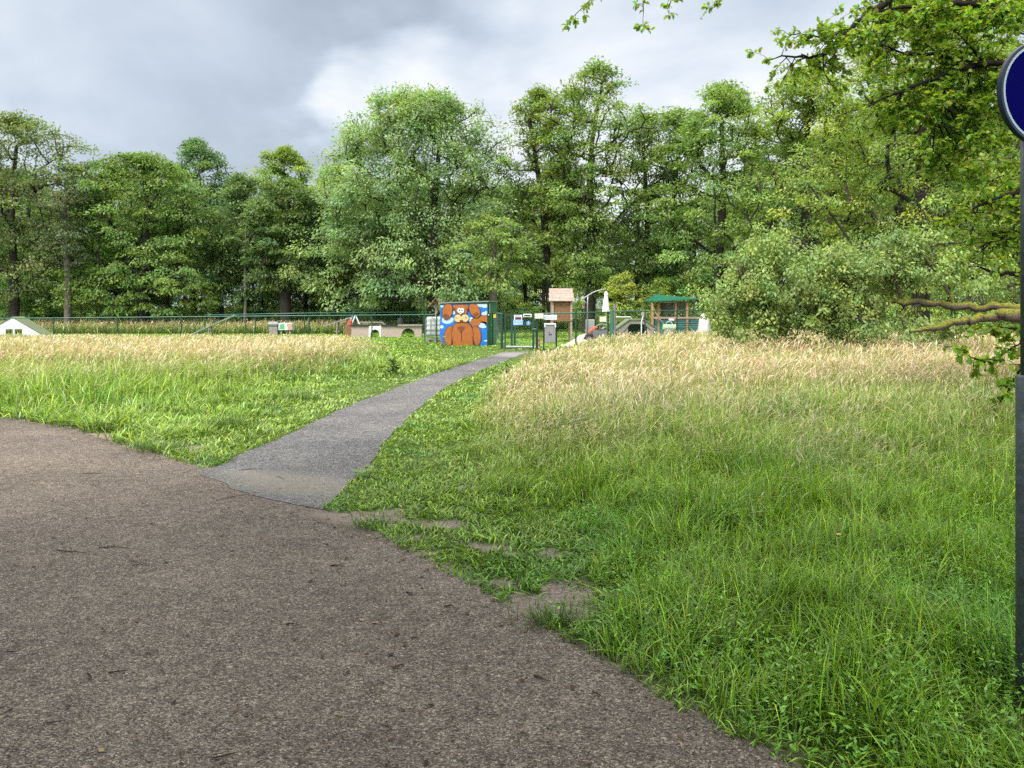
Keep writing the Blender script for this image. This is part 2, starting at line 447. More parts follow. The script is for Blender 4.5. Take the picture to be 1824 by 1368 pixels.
def chip_mat(name, ramp_stops, chip=70.0, sand=(), patch=None):
    """fine bound chippings with worn lighter areas"""
    m = bpy.data.materials.new(name); m.use_nodes = True
    t = m.node_tree; b = t.nodes['Principled BSDF']; b.inputs['Roughness'].default_value = 0.85
    b.inputs['Specular IOR Level'].default_value = 0.25
    tc = N(t, 'ShaderNodeTexCoord'); co = tc.outputs['Object']
    # short straw-like chips: stretched cells at two angles
    vs = []
    for k, (rot, sx) in enumerate(((0.5, 2.3), (-0.9, 2.0))):
        mp = N(t, 'ShaderNodeMapping'); mp.inputs['Rotation'].default_value = (0, 0, rot); mp.inputs['Scale'].default_value = (1.0, sx, 1.0)
        dn = N(t, 'ShaderNodeTexNoise'); dn.inputs['Scale'].default_value = chip * 0.35; dn.inputs['Detail'].default_value = 2
        L(t, co, dn.inputs['Vector'])
        ad = N(t, 'ShaderNodeVectorMath', operation='MULTIPLY_ADD'); L(t, dn.outputs['Color'], ad.inputs[0]); ad.inputs[1].default_value = (0.035, 0.035, 0); L(t, co, ad.inputs[2])
        L(t, ad.outputs[0], mp.inputs[0])
        v = N(t, 'ShaderNodeTexVoronoi'); v.inputs['Scale'].default_value = chip * (1.0 + 0.25 * k)
        L(t, mp.outputs[0], v.inputs['Vector'])
        s2 = N(t, 'ShaderNodeSeparateColor'); L(t, v.outputs['Color'], s2.inputs[0])
        vs.append((s2.outputs[0], v.outputs['Distance']))
    big = N(t, 'ShaderNodeTexNoise'); big.inputs['Scale'].default_value = 0.8; big.inputs['Detail'].default_value = 7; big.inputs['Roughness'].default_value = 0.6
    L(t, co, big.inputs['Vector'])
    mid = N(t, 'ShaderNodeTexNoise'); mid.inputs['Scale'].default_value = 11; mid.inputs['Detail'].default_value = 5
    L(t, co, mid.inputs['Vector'])
    fv = math_n(t, 'ADD', math_n(t, 'MULTIPLY', vs[0][0], 0.5), math_n(t, 'MULTIPLY', vs[1][0], 0.5))
    fv = math_n(t, 'ADD', fv, math_n(t, 'MULTIPLY', math_n(t, 'SUBTRACT', big.outputs['Fac'], 0.5), 0.42))
    fv = math_n(t, 'ADD', fv, math_n(t, 'MULTIPLY', math_n(t, 'SUBTRACT', mid.outputs['Fac'], 0.5), 0.35))
    r = ramp(t, ramp_stops); L(t, fv, r.inputs[0])
    c = r.outputs[0]
    for cx, cy, rx, ry, rot, colr, amt in sand:
        mp = N(t, 'ShaderNodeMapping', vector_type='TEXTURE')
        mp.inputs['Location'].default_value = (cx, cy, 0); mp.inputs['Rotation'].default_value = (0, 0, rot); mp.inputs['Scale'].default_value = (rx, ry, 1)
        L(t, co, mp.inputs[0])
        ln = N(t, 'ShaderNodeVectorMath', operation='LENGTH'); L(t, mp.outputs[0], ln.inputs[0])
        d = math_n(t, 'ADD', ln.outputs['Value'], math_n(t, 'MULTIPLY', math_n(t, 'SUBTRACT', mid.outputs['Fac'], 0.5), 1.2))
        d = math_n(t, 'ADD', d, math_n(t, 'MULTIPLY', math_n(t, 'SUBTRACT', fv, 0.5), 1.5))
        mr = N(t, 'ShaderNodeMapRange', interpolation_type='SMOOTHSTEP'); mr.inputs['From Min'].default_value = 1.15; mr.inputs['From Max'].default_value = 0.5
        mr.inputs['To Max'].default_value = amt
        L(t, d, mr.inputs['Value'])
        c = mixc(t, mr.outputs[0], c, colr)
    L(t, c, b.inputs['Base Color'])
    bp = N(t, 'ShaderNodeBump'); bp.inputs['Strength'].default_value = 0.8; bp.inputs['Distance'].default_value = 0.008
    L(t, vs[0][0], bp.inputs['Height']); L(t, bp.outputs[0], b.inputs['Normal'])
    return m
def flat_ngon(name, poly, z, m):
    me = bpy.data.meshes.new(name)
    me.from_pydata([(x, y, z) for x, y in poly], [], [tuple(range(len(poly)))])
    me.update()
    if me.polygons[0].normal.z < 0:
        me.flip_normals()
    return link_mesh(name, me, m, kind='structure')
a_ = ground(520, 862); b_ = ground(620, 905)
sand_road = [(ground(630, 925)[0], ground(630, 925)[1], 0.35, 0.12, -0.5, (0.26, 0.215, 0.18), 0.6)]
ROADMAT = chip_mat('asphalt_brown_chips', [(0.1, (0.016, 0.012, 0.010)), (0.4, (0.082, 0.066, 0.055)), (0.62, (0.15, 0.122, 0.102)), (0.88, (0.37, 0.31, 0.25))], 120, sand_road)
PATHMAT = chip_mat('path_grey_chips', [(0.15, (0.014, 0.014, 0.016)), (0.42, (0.075, 0.073, 0.078)), (0.62, (0.14, 0.137, 0.142)), (0.9, (0.32, 0.305, 0.285))], 85,
                   [(a_[0] + 0.05, a_[1] - 0.02, 0.8, 0.36, -0.5, (0.22, 0.195, 0.15), 0.55), (ground(445, 845)[0], ground(445, 845)[1], 0.35, 0.12, -0.6, (0.21, 0.19, 0.15), 0.4), (ground(920, 632)[0], ground(920, 632)[1], 0.7, 1.2, 0, (0.27, 0.255, 0.24), 0.6)])
flat_ngon('road', ROAD_POLY, 0.004, ROADMAT)
PATH_FULL = PATH_Rd + PATH_Ld[::-1] + densify([(ROAD_Ld[0][0], ROAD_Ld[0][1]), (ROAD_Ld[0][0] - 0.05, ROAD_Ld[0][1] - 0.16), (-2.35, 6.75), (-1.85, 6.25), (ROAD_Rd[0][0] + 0.10, ROAD_Rd[0][1] - 0.14), (ROAD_Rd[0][0], ROAD_Rd[0][1])], 0.035, 0.05, 13)[1:-1]
flat_ngon('path', PATH_FULL, 0.008, PATHMAT)

# ------------------------------------------------------------------ grass
def fence_y(x):     # depth of the dog park's front fence at world x
    return np.interp(x, [-60, -27, -4.5, -1.3, 0.9, 4.0, 9.5, 30], [40.5, 40, 38, 33, 30, 31.2, 38, 44])
PC = [( (PATH_L[min(i, len(PATH_L)-1)][0] + PATH_R[min(i, len(PATH_R)-1)][0]) / 2, (PATH_L[i][1] + PATH_R[i][1]) / 2) for i in range(len(PATH_L))]
def path_x(y):
    a = np.array(PC); o = np.argsort(a[:, 1])
    return np.interp(y, a[o, 1], a[o, 0])

def ribbons(base, az, h, lean, w, cols, prof, nseg, T=None, pw=2.0):
    """curved blades. base (N,3); az lean direction; cols (N,nseg+1,3); prof width factors"""
    n = len(base); T = np.linspace(0, 1, nseg + 1) if T is None else T
    dx, dy = np.cos(az), np.sin(az)
    fa = az + math.pi / 2 + rng.uniform(-0.9, 0.9, n)
    wx, wy = np.cos(fa), np.sin(fa)
    V = np.zeros((n, nseg + 1, 2, 3), np.float32)
    for k, t in enumerate(T):
        off = h * lean * t ** pw
        zz = h * (t - 0.42 * np.minimum(lean, 1.6) * t ** (pw + 0.4))
        px = base[:, 0] + dx * off; py = base[:, 1] + dy * off; pz = base[:, 2] + zz
        ww = w * prof[k] * 0.5
        for s, sg in ((0, -1), (1, 1)):
            V[:, k, s, 0] = px + wx * ww * sg; V[:, k, s, 1] = py + wy * ww * sg; V[:, k, s, 2] = pz
    C = np.repeat(cols[:, :, None, :], 2, axis=2)
    idx = np.arange(n * (nseg + 1) * 2).reshape(n, nseg + 1, 2)
    F = np.stack([idx[:, :-1, 0], idx[:, :-1, 1], idx[:, 1:, 1], idx[:, 1:, 0]], -1).reshape(-1, 4)
    return V.reshape(-1, 3), F, C.reshape(-1, 3)
class Stack:
    def __init__(s): s.V = []; s.F = []; s.C = []; s.n = 0
    def add(s, V, F, C):
        s.V.append(V); s.F.append(F + s.n); s.C.append(C); s.n += len(V)
    def build(s, name, m, **kw):
        return mesh_np(name, np.concatenate(s.V), np.concatenate(s.F), m, col=np.concatenate(s.C), **kw)

def zone(P):
    """per point: mask, height, dryness (tan seed heads 0..1), lushness(dark green 0..1), mown 0..1"""
    x, y = P[:, 0], P[:, 1]
    ok = ~inpoly(P, ROAD_POLY) & ~inpoly(P, PATH_POLY)
    dR = dpoly(P, ROAD_Rd); dL = dpoly(P, ROAD_Ld); dPR = dpoly(P, PATH_Rd); dPL = dpoly(P, PATH_Ld)
    right = x > path_x(y)
    fy = fence_y(x)
    inside = y > fy
    n1 = fbm(x, y, 0.55, 41); n2 = fbm(x, y, 0.22, 47); n3 = fbm(x, y, 1.6, 53)
    # right meadow
    dE = np.minimum(dPR, dR)
    vw = np.interp(y, [2.2, 3.6, 4.4, 6.2, 8.5, 14, 24, 30], [0.0, 0.03, 0.55, 1.25, 1.05, 0.95, 0.9, 0.9])
    tallR = sstep(vw * 0.75, vw * 1.25 + 0.15, dE + (n3 - 0.5) * 0.7)
    hR = np.interp(y, [2, 4, 6, 9, 13, 18, 24, 29], [0.28, 0.33, 0.38, 0.46, 0.56, 0.68, 0.74, 0.6]) * (0.72 + 0.5 * n1)
    hR = hR * (0.55 + 0.45 * sstep(1.0, 4.0, x - np.interp(y, [20, 30], [-1.5, 0.8])) ) if True else hR
    dryR = sstep(4.0, 14.5, y + (n2 - 0.5) * 9 + (n1 - 0.5) * 3)
    dryR = np.where(y > 12, dryR * (0.62 + 0.45 * n1), dryR * 0.75)
    # left meadow
    tl = sstep(0.5, 1.9, dPL + (n3 - 0.5) * 0.8)
    leftness = sstep(-4.2, -8.0, x - (y - 12) * 0.28 + (n1 - 0.5) * 2.5)
    far_ = sstep(16, 23, y + (n2 - 0.5) * 6)
    hL = 0.09 + 0.14 * tl + 0.36 * leftness * sstep(0.1, 0.9, dL) * (1 - far_) + far_ * np.interp(y, [17, 20, 25, 30, 36, 40], [0.38, 0.4, 0.35, 0.2, 0.09, 0.06])
    hL = hL * (0.7 + 0.6 * n1)
    tallL = np.clip(0.25 * tl + leftness * sstep(0.1, 0.7, dL) + far_, 0, 1)
    band = np.clip(1 - sstep(2.2, 4.6, dPL + (n1 - 0.5) * 2), 0, 1) * (y > 14)
    dryL = sstep(14.5, 22, y + (n2 - 0.5) * 10) * (0.7 + 0.75 * n1) + 0.22 * leftness * sstep(10.5, 16, y) + 0.10 * (n1 > 0.55)
    dryL = np.clip(dryL, 0, 1) * (1 - 0.85 * band); tallL = tallL * (1 - 0.6 * band); hL = hL * (1 - 0.6 * band)
    h = np.where(right, 0.07 + (hR - 0.07) * tallR, hL)
    dry = np.where(right, dryR * tallR, dryL)
    tall = np.where(right, tallR, tallL)
    # verge stays short next to the fence line and shed
    nf = sstep(0.0, 2.2, fy - y)
    cl = (x > -4.5) & (x < 3.2) & (y > 24)
    g_ = np.where(right, 1 - sstep(1.2, 3.2, x - 0.25 * (30 - y)), sstep(-7.5, -4.5, x - 0.2 * (32 - y))) * sstep(21, 25, y) * (y < fy)
    h = h * (1 - 0.8 * g_)
    dry = dry * (1 - 0.9 * g_); tall = tall * (1 - 0.8 * g_)
    # inside the dog park: mown lawn, with a strip of tall dry grass at the back left
    strip = inside & (y > 47) & (x < -9 + (y - 47) * 0.1)
    h = np.where(inside, np.where(strip, 0.75 * (0.75 + 0.5 * n1), 0.06), h)
    dry = np.where(inside, np.where(strip, 0.9, 0.0), dry)
    tall = np.where(inside, np.where(strip, 1.0, 0.0), tall)
    near_post = np.exp(-(((x - 1.9) / 0.5) ** 2 + ((y - 2.85) / 0.42) ** 2))
    h = h * (1 - 0.75 * near_post)
    b = bare_mask(x, y)
    ok &= rng.random(len(x)) > b * 0.90
    lush = np.where(right, 1 - sstep(4.0, 10.0, y), leftness * 0.8)
    return ok, h, dry, lush, tall, right, inside, n1, n3

def lerp(a, b, t): return a + (b - a) * t[:, None]
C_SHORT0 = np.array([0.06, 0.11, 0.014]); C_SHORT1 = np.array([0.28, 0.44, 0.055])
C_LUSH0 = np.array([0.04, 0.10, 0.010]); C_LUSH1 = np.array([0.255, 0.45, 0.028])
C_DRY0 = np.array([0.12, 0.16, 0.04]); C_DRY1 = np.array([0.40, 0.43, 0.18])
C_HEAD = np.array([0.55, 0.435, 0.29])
def grass_ring(st, y0, y1, dens, wbase, nseg, xpad=1.2, xlim=None):
    xm = 0.665 * y1 + xpad
    area = (y1 - y0) * 2 * xm; n = int(area * dens)
    P = np.c_[rng.uniform(-xm, xm, n), rng.uniform(y0, y1, n)]
    P = P[np.abs(P[:, 0]) < 0.665 * P[:, 1] + xpad]
    if xlim is not None: P = P[(P[:, 0] > xlim[0]) & (P[:, 0] < xlim[1])]
    ok, h, dry, lush, tall, right, inside, n1, n3 = zone(P)
    # tussocks: density varies
    ok &= rng.random(len(P)) < np.clip(0.45 + 0.9 * fbm(P[:, 0], P[:, 1], 3.1, 61), 0, 1)
    P, h, dry, lush, tall, inside, n1, n3, right = [a[ok] for a in (P, h, dry, lush, tall, inside, n1, n3, right)]
    n = len(P); d = P[:, 1]
    hh = h * rng.uniform(0.55, 1.15, n)
    w = np.maximum(wbase, 0.0009 * d) * rng.uniform(0.7, 1.4, n) * (1 + 0.5 * (tall < 0.3))
    az = rng.uniform(0, 2 * math.pi, n); az = np.where(rng.random(n) < 0.4, 12 * fbm(P[:, 0], P[:, 1], 1.9, 83) + rng.normal(0, 0.6, n), az)
    hh = hh * (0.6 + 0.8 * vnoise(P[:, 0], P[:, 1], 2.7, 91))
    lean = np.clip(rng.gamma(2.2, 0.32, n) + 0.3 * (tall < 0.4), 0, 1.7)
    v = rng.lognormal(0, 0.38, n)[:, None]
    vy = rng.random(n) < 0.12
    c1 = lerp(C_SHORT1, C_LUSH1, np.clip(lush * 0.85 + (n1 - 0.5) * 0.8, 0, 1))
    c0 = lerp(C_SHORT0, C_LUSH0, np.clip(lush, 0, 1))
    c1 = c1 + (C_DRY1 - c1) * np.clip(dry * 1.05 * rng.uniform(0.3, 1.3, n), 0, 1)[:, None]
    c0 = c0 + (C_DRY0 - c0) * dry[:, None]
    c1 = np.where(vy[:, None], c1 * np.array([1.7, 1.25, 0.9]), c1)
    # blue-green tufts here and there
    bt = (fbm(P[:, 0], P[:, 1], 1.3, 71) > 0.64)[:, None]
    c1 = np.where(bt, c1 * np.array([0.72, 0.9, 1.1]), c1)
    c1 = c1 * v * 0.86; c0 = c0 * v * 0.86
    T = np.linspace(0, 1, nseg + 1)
    cols = c0[:, None, :] + (c1 - c0)[:, None, :] * (T ** 0.7)[None, :, None]  # blade feet darkened, tips brightened: shade inside the sward put into the colour
    prof = np.array([0.75, 1.0, 0.08]) if nseg == 2 else np.array([0.8, 1.0, 0.72, 0.06]) if nseg == 3 else np.array([1.0, 0.1])
    base = np.c_[P, np.full(n, -0.005)]
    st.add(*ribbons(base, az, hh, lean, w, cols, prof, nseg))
    # seed heads: thin stem, feathery tan spike nodding over
    k = rng.random(n) < np.clip(dry * 0.62, 0, 0.8) * (tall > 0.3)
    if k.any():
        m = int(k.sum()); Pb = P[k]; dd = d[k]
        hs = h[k] * rng.uniform(0.7, 1.2, m) + np.where(dd < 22, 0.06, 0.02)
        wz = np.maximum(0.010, 0.00125 * dd) * rng.uniform(0.7, 1.3, m)
        azs = np.where(rng.random(m) < 0.5, 0.2 + rng.normal(0, 0.8, m), rng.uniform(0, 6.28, m)); ls = rng.uniform(0.15, 1.0, m)
        hc = C_HEAD * rng.uniform(0.6, 1.25, m)[:, None] * np.where(rng.random(m)[:, None] < 0.25, np.array([1.12, 0.86, 0.85]), np.array([1, 1, 1]))
        hc = hc + (np.array([0.30, 0.32, 0.12]) - hc) * np.clip(1 - dry[k] * 1.2, 0, 0.8)[:, None]
        sc_ = lerp(C_DRY0 * 1.0, C_DRY1, rng.random(m))
        cols = np.stack([sc_ * 0.7, sc_, hc * 0.9, hc, hc * 1.08], 1)
        st.add(*ribbons(np.c_[Pb, np.zeros(m)], azs, hs, ls, wz, cols, np.array([0.16, 0.14, 0.3, 1.0, 0.1]), 4, np.array([0, 0.45, 0.8, 0.9, 1.0]), 3.6))
st = Stack()
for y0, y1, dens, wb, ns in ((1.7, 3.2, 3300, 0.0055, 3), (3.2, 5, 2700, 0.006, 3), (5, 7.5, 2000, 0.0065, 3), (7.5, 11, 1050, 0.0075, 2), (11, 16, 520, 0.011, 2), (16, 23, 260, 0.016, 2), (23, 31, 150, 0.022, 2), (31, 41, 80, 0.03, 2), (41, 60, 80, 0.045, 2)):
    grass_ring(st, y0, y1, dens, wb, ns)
# sparse tall stems with narrow heads standing above the near grass
def tall_stems(n0, x0, x1, y0, y1, hmin, hmax, headc, thresh):
    P = np.c_[rng.uniform(x0, x1, n0), rng.uniform(y0, y1, n0)]
    ok, h, dry, lush, tall, right, inside, n1, n3 = zone(P)
    P = P[ok & (tall > 0.5) & right & (fbm(P[:, 0], P[:, 1], 0.9, 97) > thresh)]
    m = len(P); v = rng.uniform(0.6, 1.3, m)[:, None]
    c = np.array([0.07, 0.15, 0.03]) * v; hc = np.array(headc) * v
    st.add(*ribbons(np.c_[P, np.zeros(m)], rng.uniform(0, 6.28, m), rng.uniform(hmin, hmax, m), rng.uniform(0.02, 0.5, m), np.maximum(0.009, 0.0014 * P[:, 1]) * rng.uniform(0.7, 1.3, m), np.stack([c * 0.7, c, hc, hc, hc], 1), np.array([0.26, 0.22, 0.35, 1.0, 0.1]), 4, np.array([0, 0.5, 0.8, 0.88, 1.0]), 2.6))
tall_stems(700, 0, 6, 4, 11, 0.4, 0.7, (0.16, 0.2, 0.07), 0.5)
tall_stems(500, 0.5, 2.6, 8, 11.5, 0.5, 0.75, (0.42, 0.36, 0.24), 0.45)
st.build('meadow_grass', M_GRASS, kind='stuff')
# ------------------------------------------------------------------ trees
def tube_np(pts, rad, n=6):
    pts = np.asarray(pts, float); rad = np.asarray(rad, float); m = len(pts)
    t = np.gradient(pts, axis=0); t /= np.linalg.norm(t, axis=1)[:, None] + 1e-9
    ref = np.where(np.abs(t[:, 2:3]) < 0.9, np.array([[0.1, 0.2, 1.0]]), np.array([[1.0, 0.15, 0.0]]))
    if m > 1: ref = np.repeat(ref[:1], m, 0) if np.abs(t[:, 2]).min() > 0.9 or np.abs(t[:, 2]).max() < 0.9 else np.repeat([[0.83, 0.55, 0.05]], m, 0)
    a = np.cross(t, ref); a /= np.linalg.norm(a, axis=1)[:, None] + 1e-9
    b = np.cross(t, a)
    an = np.arange(n) * 2 * math.pi / n
    V = pts[:, None, :] + (a[:, None, :] * np.cos(an)[None, :, None] + b[:, None, :] * np.sin(an)[None, :, None]) * rad[:, None, None]
    idx = np.arange(m * n).reshape(m, n)
    F = np.stack([idx[:-1], np.roll(idx[:-1], -1, 1), np.roll(idx[1:], -1, 1), idx[1:]], -1).reshape(-1, 4)
    return V.reshape(-1, 3), F
def limbs_mesh(chains, n=6):
    V = []; F = []; k = 0
    for pts, rad in chains:
        v, f = tube_np(pts, rad, n if max(rad) > 0.04 else 4)
        V.append(v); F.append(f + k); k += len(v)
    return np.concatenate(V), np.concatenate(F)

def connect(trunk, tips, r, bf=0.35, seg=0.9, zpen=1.6):
    """join tips to the growing skeleton; returns chains [(pts, node_ids)], nodes, parents"""
    nodes = [np.array(p, float) for p in trunk]; par = [-1] + list(range(len(trunk) - 1))
    plen = [0.0]
    for i in range(1, len(trunk)): plen.append(plen[-1] + np.linalg.norm(nodes[i] - nodes[i - 1]))
    chains = [list(range(len(trunk)))]
    lo = int(len(trunk) * 0.22)
    order = np.argsort(np.linalg.norm(tips - np.array(trunk[len(trunk) // 3]), axis=1))
    for ti in order:
        tip = tips[ti]; A = np.array(nodes); d = A - tip
        dist = np.linalg.norm(d, axis=1)
        cost = dist + bf * np.array(plen) * 0.6 + zpen * np.maximum(0, d[:, 2] - 0.3) + 0.35 * np.maximum(0, np.abs(tip[2] - A[:, 2]) - 2.0 * np.hypot(d[:, 0], d[:, 1]) - 1.0)
        cost[:lo] += 1e3
        j = int(np.argmin(cost)); p0 = nodes[j]
        L_ = dist[j]; ns = max(2, int(L_ / seg) + 1)
        mid = (p0 + tip) / 2 + r.normal(0, 0.10, 3) * L_ + np.array([0, 0, 0.12 * L_])
        ch = [j]
        for s in range(1, ns + 1):
            t = s / ns
            q = (1 - t) ** 2 * p0 + 2 * t * (1 - t) * mid + t * t * tip
            nodes.append(q); par.append(ch[-1]); plen.append(plen[ch[-1]] + np.linalg.norm(q - nodes[ch[-1]])); ch.append(len(nodes) - 1)
        chains.append(ch)
    return np.array(nodes), par, chains

def leaf_quads(c, axis, nrm, ln, wd):
    """diamond leaves"""
    axis = axis / (np.linalg.norm(axis, axis=1)[:, None] + 1e-9)
    side = np.cross(axis, nrm); side /= np.linalg.norm(side, axis=1)[:, None] + 1e-9
    n = len(c); V = np.zeros((n, 4, 3), np.float32)
    V[:, 0] = c - axis * ln[:, None] * 0.5
    V[:, 1] = c + side * wd[:, None] * 0.5 - axis * ln[:, None] * 0.08
    V[:, 2] = c + axis * ln[:, None] * 0.5
    V[:, 3] = c - side * wd[:, None] * 0.5 - axis * ln[:, None] * 0.08
    return V.reshape(-1, 3), np.arange(n * 4).reshape(n, 4)
def clump_leaves(r, centres, outward, sizes, per, leaf, flat, droop, col, cvar=0.16, lvar=0.16, hue=0.075, aspect=0.55):
    """a spray of leaves round each twig tip"""
    k = len(centres); n = k * per
    u = r.normal(0, 1, (n, 3)); u /= np.linalg.norm(u, axis=1)[:, None]
    u *= (r.random(n) ** 0.45)[:, None]
    ci = np.repeat(np.arange(k), per); o = outward[ci]
    s = sizes[ci][:, None]
    off = u * s * np.array([1, 1, flat])
    hor = np.hypot(off[:, 0], off[:, 1])
    rad_out = (off * o).sum(1)
    off[:, 2] -= droop * hor ** 2 / (s[:, 0] + 1e-6) * 0.6
    c = centres[ci] + off
    ax = off * np.array([1, 1, 0.5]) / (s + 1e-6) + o * 0.5 + r.normal(0, 0.45, (n, 3)); ax[:, 2] -= 0.25 + droop * 0.5
    nr = r.normal(0, 0.42, (n, 3)) + np.array([0, 0, 0.9]) + o * 0.3
    ln = leaf * r.uniform(0.6, 1.4, n)
    V, F = leaf_quads(c, ax, nr, ln, ln * aspect)
    cc = np.array(col)[None, :] * (1 + r.normal(0, cvar, k))[ci][:, None] * (1 + r.normal(0, lvar, n))[:, None]
    hk = r.normal(0, hue, k)[ci] + r.normal(0, hue * 0.5, n)
    cc = cc * np.stack([1 + hk * 1.2, 1 + hk * 0.2, 1 - hk * 0.8], 1)
    cc = np.clip(cc * np.array([2.0, 1.77, 1.85]), 0.004, 0.6)
    return V, F, np.repeat(cc, 4, 0)

PROFILES = {
    'round': ([0, .08, .25, .5, .75, .9, 1], [.45, .72, .95, 1, .86, .58, .12]),
    'dome': ([0, .1, .3, .55, .8, .93, 1], [.8, .97, 1, .9, .7, .5, .2]),
    'tall': ([0, .12, .3, .5, .7, .85, .95, 1], [.55, .85, 1, .92, .78, .6, .35, .08]),
    'cone': ([0, .15, .4, .7, .9, 1], [.8, 1, .82, .5, .22, .04]),
    'open': ([0, .15, .3, .45, .6, .8, .93, 1], [.35, .7, .6, .95, .8, .9, .55, .15]),
}
def make_tree(name, label, X, Y, H, rx, ry=None, zb=2.0, prof='round', trunk_r=0.3, nclump=260, per=108, leaf=0.192, csize=0.85, flat=0.42, droop=0.35,
              col=(0.09, 0.15, 0.04), seed=1, bark=None, lean=(0, 0), cat='tree', group=None, fork=None, aspect=0.55, hollow=0.45, sway=0.25, cx=0.0, holes=0, lobe=0.8, leafm=None, trunk_top=0.86):
    r = np.random.default_rng(seed); ry = ry or rx
    t = np.linspace(0, 1, 14)
    tx = lean[0] * t + sway * np.sin(t * 5 + seed) * t; ty = lean[1] * t + sway * np.cos(t * 4 + seed * 2) * t
    trunk = np.c_[tx, ty, t * H * trunk_top]
    # clump centres fill the crown, mostly its outer shell, with lobes
    pz, pr = PROFILES[prof]
    ph = r.uniform(0, 6.28, 8); am = r.uniform(0.05, 0.16, 8)
    tips = []
    hol = [(r.uniform(0, 6.28), r.uniform(0.2, 0.8), r.uniform(0.5, 0.9), r.uniform(0.8, 1.5)) for _ in range(holes)]
    while len(tips) < nclump:
        tz = r.random() ** 0.85; a = r.uniform(0, 2 * math.pi)
        e = np.interp(tz, pz, pr)
        lob = 1 + sum(am[k] * math.sin((k // 2 + 2) * a + ph[k] + tz * (3 + k)) for k in range(8)) * lobe
        q = (hollow + (1 - hollow) * r.random() ** 0.6) if r.random() < 0.8 else r.random()
        rr = e * lob * q
        p = np.array([cx + rx * rr * math.cos(a), ry * rr * math.sin(a), zb + (H - zb) * tz * (1 - 0.03 * r.random())])
        bad = False
        for ha, hz, hr, hs in hol:
            hp = np.array([cx + rx * hr * math.cos(ha), ry * hr * math.sin(ha), zb + (H - zb) * hz])
            if np.linalg.norm(p - hp) < hs: bad = True
        if not bad: tips.append(p + np.array([lean[0], lean[1], 0]) * tz * 0.8)
    tips = np.array(tips)
    nodes, par, chains = connect(trunk, tips, r)
    cnt = np.zeros(len(nodes))
    for ch in chains[1:]: cnt[ch[-1]] += 1
    for i in range(len(nodes) - 1, 0, -1):
        if par[i] >= 0: cnt[par[i]] += cnt[i]
    # radii: pipe model, trunk carries the root flare
    rad = 0.016 + (trunk_r * 0.92) * (cnt / cnt[0]) ** 0.52
    cm = []
    for ci, ch in enumerate(chains):
        rr = rad[ch].copy()
        if ci: rr[0] = min(rr[0], rr[1] * 1.15)
        else:
            rr = np.maximum(rr, trunk_r * (1 - 0.9 * t)); rr[0] *= 1.35
        cm.append((nodes[ch], rr))
    root = empty(name, (X, Y, 0), label, cat, group)
    V, F = limbs_mesh(cm[:1], 10)
    V2, F2 = limbs_mesh(cm[1:], 5)
    mesh_np('trunk', np.concatenate([V, V2]), np.concatenate([F, F2 + len(V)]), bark or M_BARK, root, smooth=True)
    o = tips - np.array([0, 0, zb + (H - zb) * 0.4]); o /= np.linalg.norm(o, axis=1)[:, None] + 1e-9
    sz = csize * r.uniform(0.6, 1.35, len(tips))
    V, F, C = clump_leaves(r, tips, o, sz, per, leaf, flat, droop, col, aspect=aspect)
    mesh_np('crown', V, F, leafm or M_LEAF, root, col=C)
    return root
def copy_tree(src, X, Y, rz, s, label, group=None, sz=None):
    c = src.copy(); COL.objects.link(c)
    c.location = (X, Y, 0); c.rotation_euler = (0, 0, rz); c.scale = (s, s, sz or s)
    c['label'] = label
    if group: c['group'] = group
    elif 'group' in c: del c['group']
    for ch in src.children:
        d = ch.copy(); COL.objects.link(d); d.parent = c
    return c
def top_h(y, Y): return gz(y, Y)

# the big trees along the far side of the dog park, from the photograph's outlines
T = {}
T['ash'] = make_tree('ash_tree', 'broad domed pale grey-green tree behind the shed with the dog mural', gx(770, 50), 50, top_h(160, 50), 7.3, 5.8, zb=1.8, prof='dome', trunk_r=0.42, nclump=680, per=145, leaf=0.176, csize=0.95, lobe=0.4, flat=0.6, droop=0.5, col=(0.115, 0.185, 0.075), seed=3, lean=(0.3, 0), cx=-1.2, hollow=0.4, holes=0)
T['alder'] = make_tree('alder_tree', 'tallest tree, ragged crooked-trunked alder rising behind the wooden playhouse', gx(1048, 49), 49, top_h(115, 49), 4.3, 4.2, zb=2.6, prof='open', trunk_r=0.36, nclump=300, per=123, leaf=0.176, csize=0.85, flat=0.45, droop=0.2, col=(0.095, 0.155, 0.04), seed=8, lean=(0.7, 0), hollow=0.25, holes=5, sway=0.5, trunk_top=0.93)
make_tree('alder_tree', 'dark leaning alder with olive crown between the pale dome and the tallest tree', gx(985, 51), 51, top_h(155, 51), 3.2, 3.2, zb=3.2, prof='tall', trunk_r=0.28, nclump=210, per=123, leaf=0.176, csize=0.85, flat=0.5, col=(0.095, 0.14, 0.03), seed=12, lean=(-1.3, 0), hollow=0.25, holes=3)
make_tree('slender_tree', 'small tree with straight pale grey trunk just right of the mural shed', gx(880, 40), 40, top_h(385, 40), 1.9, 1.8, zb=2.6, prof='round', trunk_r=0.2, nclump=70, per=116, leaf=0.152, csize=0.65, col=(0.10, 0.16, 0.045), seed=15, bark=M_PALEBARK, sway=0.08, hollow=0.2)
make_tree('slender_tree', 'thin airy alder with sky gaps right of the tallest tree', gx(1150, 50), 50, top_h(200, 50), 2.3, 2.4, zb=3.0, prof='open', trunk_r=0.2, nclump=120, per=108, leaf=0.176, csize=0.75, flat=0.4, col=(0.085, 0.14, 0.045), seed=18, hollow=0.2, holes=4)
make_tree('alder_tree', 'airy multi-stemmed alder above the green-roofed shelter', gx(1205, 50), 50, top_h(190, 50), 2.7, 2.7, zb=2.4, prof='open', trunk_r=0.24, nclump=170, per=116, leaf=0.176, csize=0.8, flat=0.4, col=(0.09, 0.15, 0.045), seed=21, hollow=0.25, holes=4)
